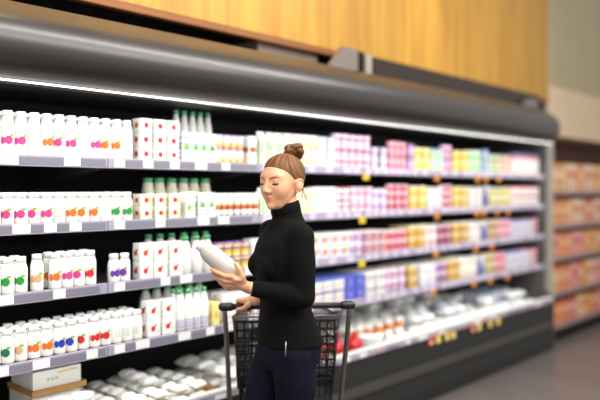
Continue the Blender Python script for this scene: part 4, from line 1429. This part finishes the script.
used = sorted({i for f_ in fs for i in f_}); rm = {a: i for i, a in enumerate(used)}
Qf = Q.reshape(-1, 3)[used]
hm.add(hw(Qf), [tuple(rm[i] for i in f_) for f_ in fs], M_hair, True)
ho = hm.build('hair', per)
sv = np.stack([ang * 9, rad * 12, np.zeros_like(rad)], -1).reshape(-1, 3)[used]
strand_attr(ho, sv)
bm_ = MB(); sv = []
rnd = random.Random(3)
c0 = BUN + np.array((-.006, 0, .026))
for k in range(7):
    a0 = k * 2 * math.pi / 7
    pts = []; 
    for t in np.linspace(0, 1, 14):
        a = a0 + t * 2.3
        rr = .0285 + .006 * math.sin(t * 6 + k) + rnd.uniform(-.001, .001)
        hh = .012 * math.sin(t * 3.1 + k * 1.7) + (-.006 if k % 2 else .008)
        pts.append(hv(*(c0 + np.array((math.cos(a) * rr * .9 - hh * .35, math.sin(a) * rr, hh + math.cos(a) * .006)))))
    n0 = len(bm_.v)
    bm_.tube(pts, [.0065 + .0095 * math.sin(math.pi * t) ** .6 for t in np.linspace(0.03, .97, 14)], M_hair, 12)
    for i in range(14):
        for j in range(12): sv.append((j * .9 + k * 5, i * .25, k))
n0 = len(bm_.v); bm_.ell(hv(*c0), (.031, .031, .024), M_hair, 14); sv += [(i * .3, 0, 9) for i in range(len(bm_.v) - n0)]
bo = bm_.build('hair_bun', per); strand_attr(bo, sv)
ws = MB(); sv = []
for k, (y, x0_, dz, dx) in enumerate(((.062, -.055, -.060, -.006), (.050, -.072, -.066, -.022), (.035, -.082, -.058, -.030), (.068, -.040, -.05, .004), (.058, -.062, -.072, -.034))):
    p0 = np.array((x0_, y, -.030)); pts = [hv(*(p0 + np.array((dx * t + .006 * math.sin(t * 4 + k), .004 * math.sin(t * 5 + k), dz * t)))) for t in np.linspace(0, 1, 8)]
    ws.tube(pts, [.0012, .0012, .0011, .001, .0009, .0008, .0006, .0003], M_hair, 5); sv += [(k, 0, 0)] * 40
wo = ws.build('loose_strands', per); strand_attr(wo, sv)

# ---- clothing
kn_ = MB()
ring(kn_, [(z, ca - .002, ha * 1.05 + .009, hb_ + .009) for z, ca, ha, hb_ in [(.865, -.024, .113, .161), (.89, -.022, .109, .157)] + TR[3:-1]] + [(1.372, -.012, .058, .085)], M_knit)
for sg in (-1, 1):
    kn_.ell(B(.078, sg * .062, 1.185), (.056, .056, .058), M_knit, 20)
kn_.tube([B(-.016, 0, 1.345), B(-.016, 0, 1.385), B(-.011, 0, 1.412), B(-.007, 0, 1.436), B(-.005, 0, 1.446)], [.082, .0645, .061, .0605, .058], M_knit, 28)
kn_.tube([B(-.013, 0, 1.392), B(-.010, 0, 1.405), B(-.007, 0, 1.428), B(-.005, 0, 1.438)], [.056, .0645, .0645, .059], M_knit, 28)
Lc = LEl.lerp(LWr, .93); Rc = REl.lerp(RWr, .92)
for S_, E_, C_ in ((LS, LEl, Lc), (RS, REl, Rc)):
    kn_.capsule([S_, S_.lerp(E_, .5), E_], [.0590, .0515, .0450], M_knit, 18)
    kn_.capsule([E_, E_.lerp(C_, .4)], [.0455, .0425], M_knit, 18)
    kn_.tube([E_.lerp(C_, .3), E_.lerp(C_, .7), C_], [.0430, .0365, .0320], M_knit, 18)
rs = np.random.RandomState(4)
wv = [(rs.normal(size=3) * 14 + np.array((0, 0, 18)), rs.uniform(0, 6)) for _ in range(7)]


def wrinkle(amp):
    def fn(c):
        s_ = np.zeros(len(c))
        for k_, p_ in wv: s_ += np.sin(c @ k_ + p_)
        return amp * s_ / 2.5
    return fn


fuse(kn_, 'turtleneck_sweater', per, .0045, 5, wrinkle(.0018))
tr = MB()
ring(tr, [(z, ca, ha + .004, hb_ + .004) for z, ca, ha, hb_ in TR[:5]], M_denim)
for hip, kn2, an, sg, fx in LEGS:
    tr.capsule([hip, hip.lerp(kn2, .25), hip.lerp(kn2, .55), kn2, kn2.lerp(an, .3), kn2.lerp(an, .7)], [.091, .088, .077, .060, .058, .047], M_denim, 20)
    tr.tube([kn2.lerp(an, .6), an], [.050, .043], M_denim, 20)
fuse(tr, 'trousers', per, .005, 5, wrinkle(.0020))
b = MB()
b.tube([B(.062, .160, .905), B(.064, .163, .88), B(.066, .166, .85)], .0022, mat('silver_zip', (190, 190, 192), .3, .8), 6); b.build('hip_zip', per)
M_shoe = mat('black_shoe_leather', (24, 22, 22), .4)
for hip, kn2, an, sg, fx in LEGS:
    s_ = MB()
    s_.capsule([B(fx - .055, sg * .085, .052), B(fx + .04, sg * .09, .048), B(fx + .125, sg * .096, .036)], [.041, .041, .033], M_shoe, 16)
    s_.capsule([B(fx - .03, sg * .085, .06), B(fx - .024, sg * .085, .105)], [.042, .041], M_shoe, 16)
    q = fuse(s_, 'shoe', per, .004, 4)
    zs = np.empty(len(q.data.vertices) * 3); q.data.vertices.foreach_get('co', zs); zs = zs.reshape(-1, 3); zs[:, 2] = np.maximum(zs[:, 2], .002); q.data.vertices.foreach_set('co', zs.ravel()); q.data.update()

# ---- bottle in her hand
hbv = MB()
prof = [(BR * .8, 0), (BR, .006), (BR, BL * .56), (BR * .98, BL * .64), (BR * .90, BL * .74), (BR * .74, BL * .83), (.0205, BL * .88), (.0195, BL * .90)]
hbv.lathe(prof, mat('milky_white_bottle', (198, 192, 183), .35), 28)
root = empty('milk_bottle', (0, 0, 0))
o = hbv.build('body', root)
c = MB(); c.lathe([(.0215, BL * .885), (.0222, BL * .89), (.0222, BL * .985), (.020, BL), (.006, BL)], mat('white_screw_cap', (240, 238, 234), .4), 22); c.build('cap', root)
zx = ax; yx = toward - zx * toward.dot(zx); yx.normalize(); xx = yx.cross(zx)
Mx = Matrix((xx, yx, zx)).transposed().to_4x4()
Mx.translation = Vector((axA.x + base.x, axA.y + base.y, axA.z))
root.matrix_world = Mx
tag(root, 'plain white bottle tilted in the left hand of the woman in black', 'bottle')

# ================================================================== LIGHT
wd = bpy.data.worlds.new('World'); S.world = wd; wd.use_nodes = True
bg = wd.node_tree.nodes['Background']
bg.inputs[0].default_value = (1, .97, .93, 1); bg.inputs[1].default_value = .52


def area(name, loc, rot, sx, sy, en, col=(1, 1, 1)):
    l = bpy.data.lights.new(name, 'AREA'); l.shape = 'RECTANGLE'; l.size = sx; l.size_y = sy; l.energy = en; l.color = col
    o = bpy.data.objects.new(name, l); COL.objects.link(o); o.location = loc; o.rotation_euler = rot
    return o


R_ = math.radians
area('canopy_tube_light', ((XL + XE) / 2, 2.672, 1.912), (R_(28), 0, 0), XE - XL, .03, 6.5)
for z_ in (LEV[0], LEV[1], LEV[2], LEV[3]):
    area('shelf_tube_light', ((XL + XE) / 2, YS + .022, z_ + .006), (R_(20), 0, 0), XE - XL, .012, 3.6)
area('ceiling_strip_light', (2.3, 1.0, 3.9), (R_(15), 0, 0), 7, .25, 150, (1, .97, .93))
area('ceiling_strip_light', (2.6, -1.2, 3.9), (R_(20), 0, 0), 7, .25, 190, (1, .96, .9))
for px, en, sz in ((60, 60, 60), (178, 95, 58), (262, 95, 50), (425, 62, 38)):
    X = x_at(px, YP)
    l = bpy.data.lights.new('wall_wash_light', 'SPOT'); l.energy = en; l.spot_size = R_(sz); l.spot_blend = .9; l.color = (1, .88, .56); l.shadow_soft_size = .05
    o = bpy.data.objects.new('wall_wash_light', l); COL.objects.link(o); o.location = (X, YP - .42, 4.0)
    o.rotation_euler = (R_(14), 0, 0)

# ================================================================== CAMERA
cd = bpy.data.cameras.new('camera'); cam = bpy.data.objects.new('camera', cd); COL.objects.link(cam)
cam.location = (0, 0, H); cam.rotation_euler = (math.pi / 2, 0, TH - math.pi / 2)
cd.sensor_width = 36; cd.lens = F / 600 * 36; cd.shift_y = -(200 - HY) / 600
cd.clip_start = .05
cd.dof.use_dof = True; cd.dof.focus_distance = 2.85; cd.dof.aperture_fstop = .75
S.camera = cam
S.view_settings.view_transform = 'Standard'; S.view_settings.look = 'None'; S.view_settings.gamma = 1; S.view_settings.exposure = .32
try: S.view_settings.use_curve_mapping = False
except Exception: pass
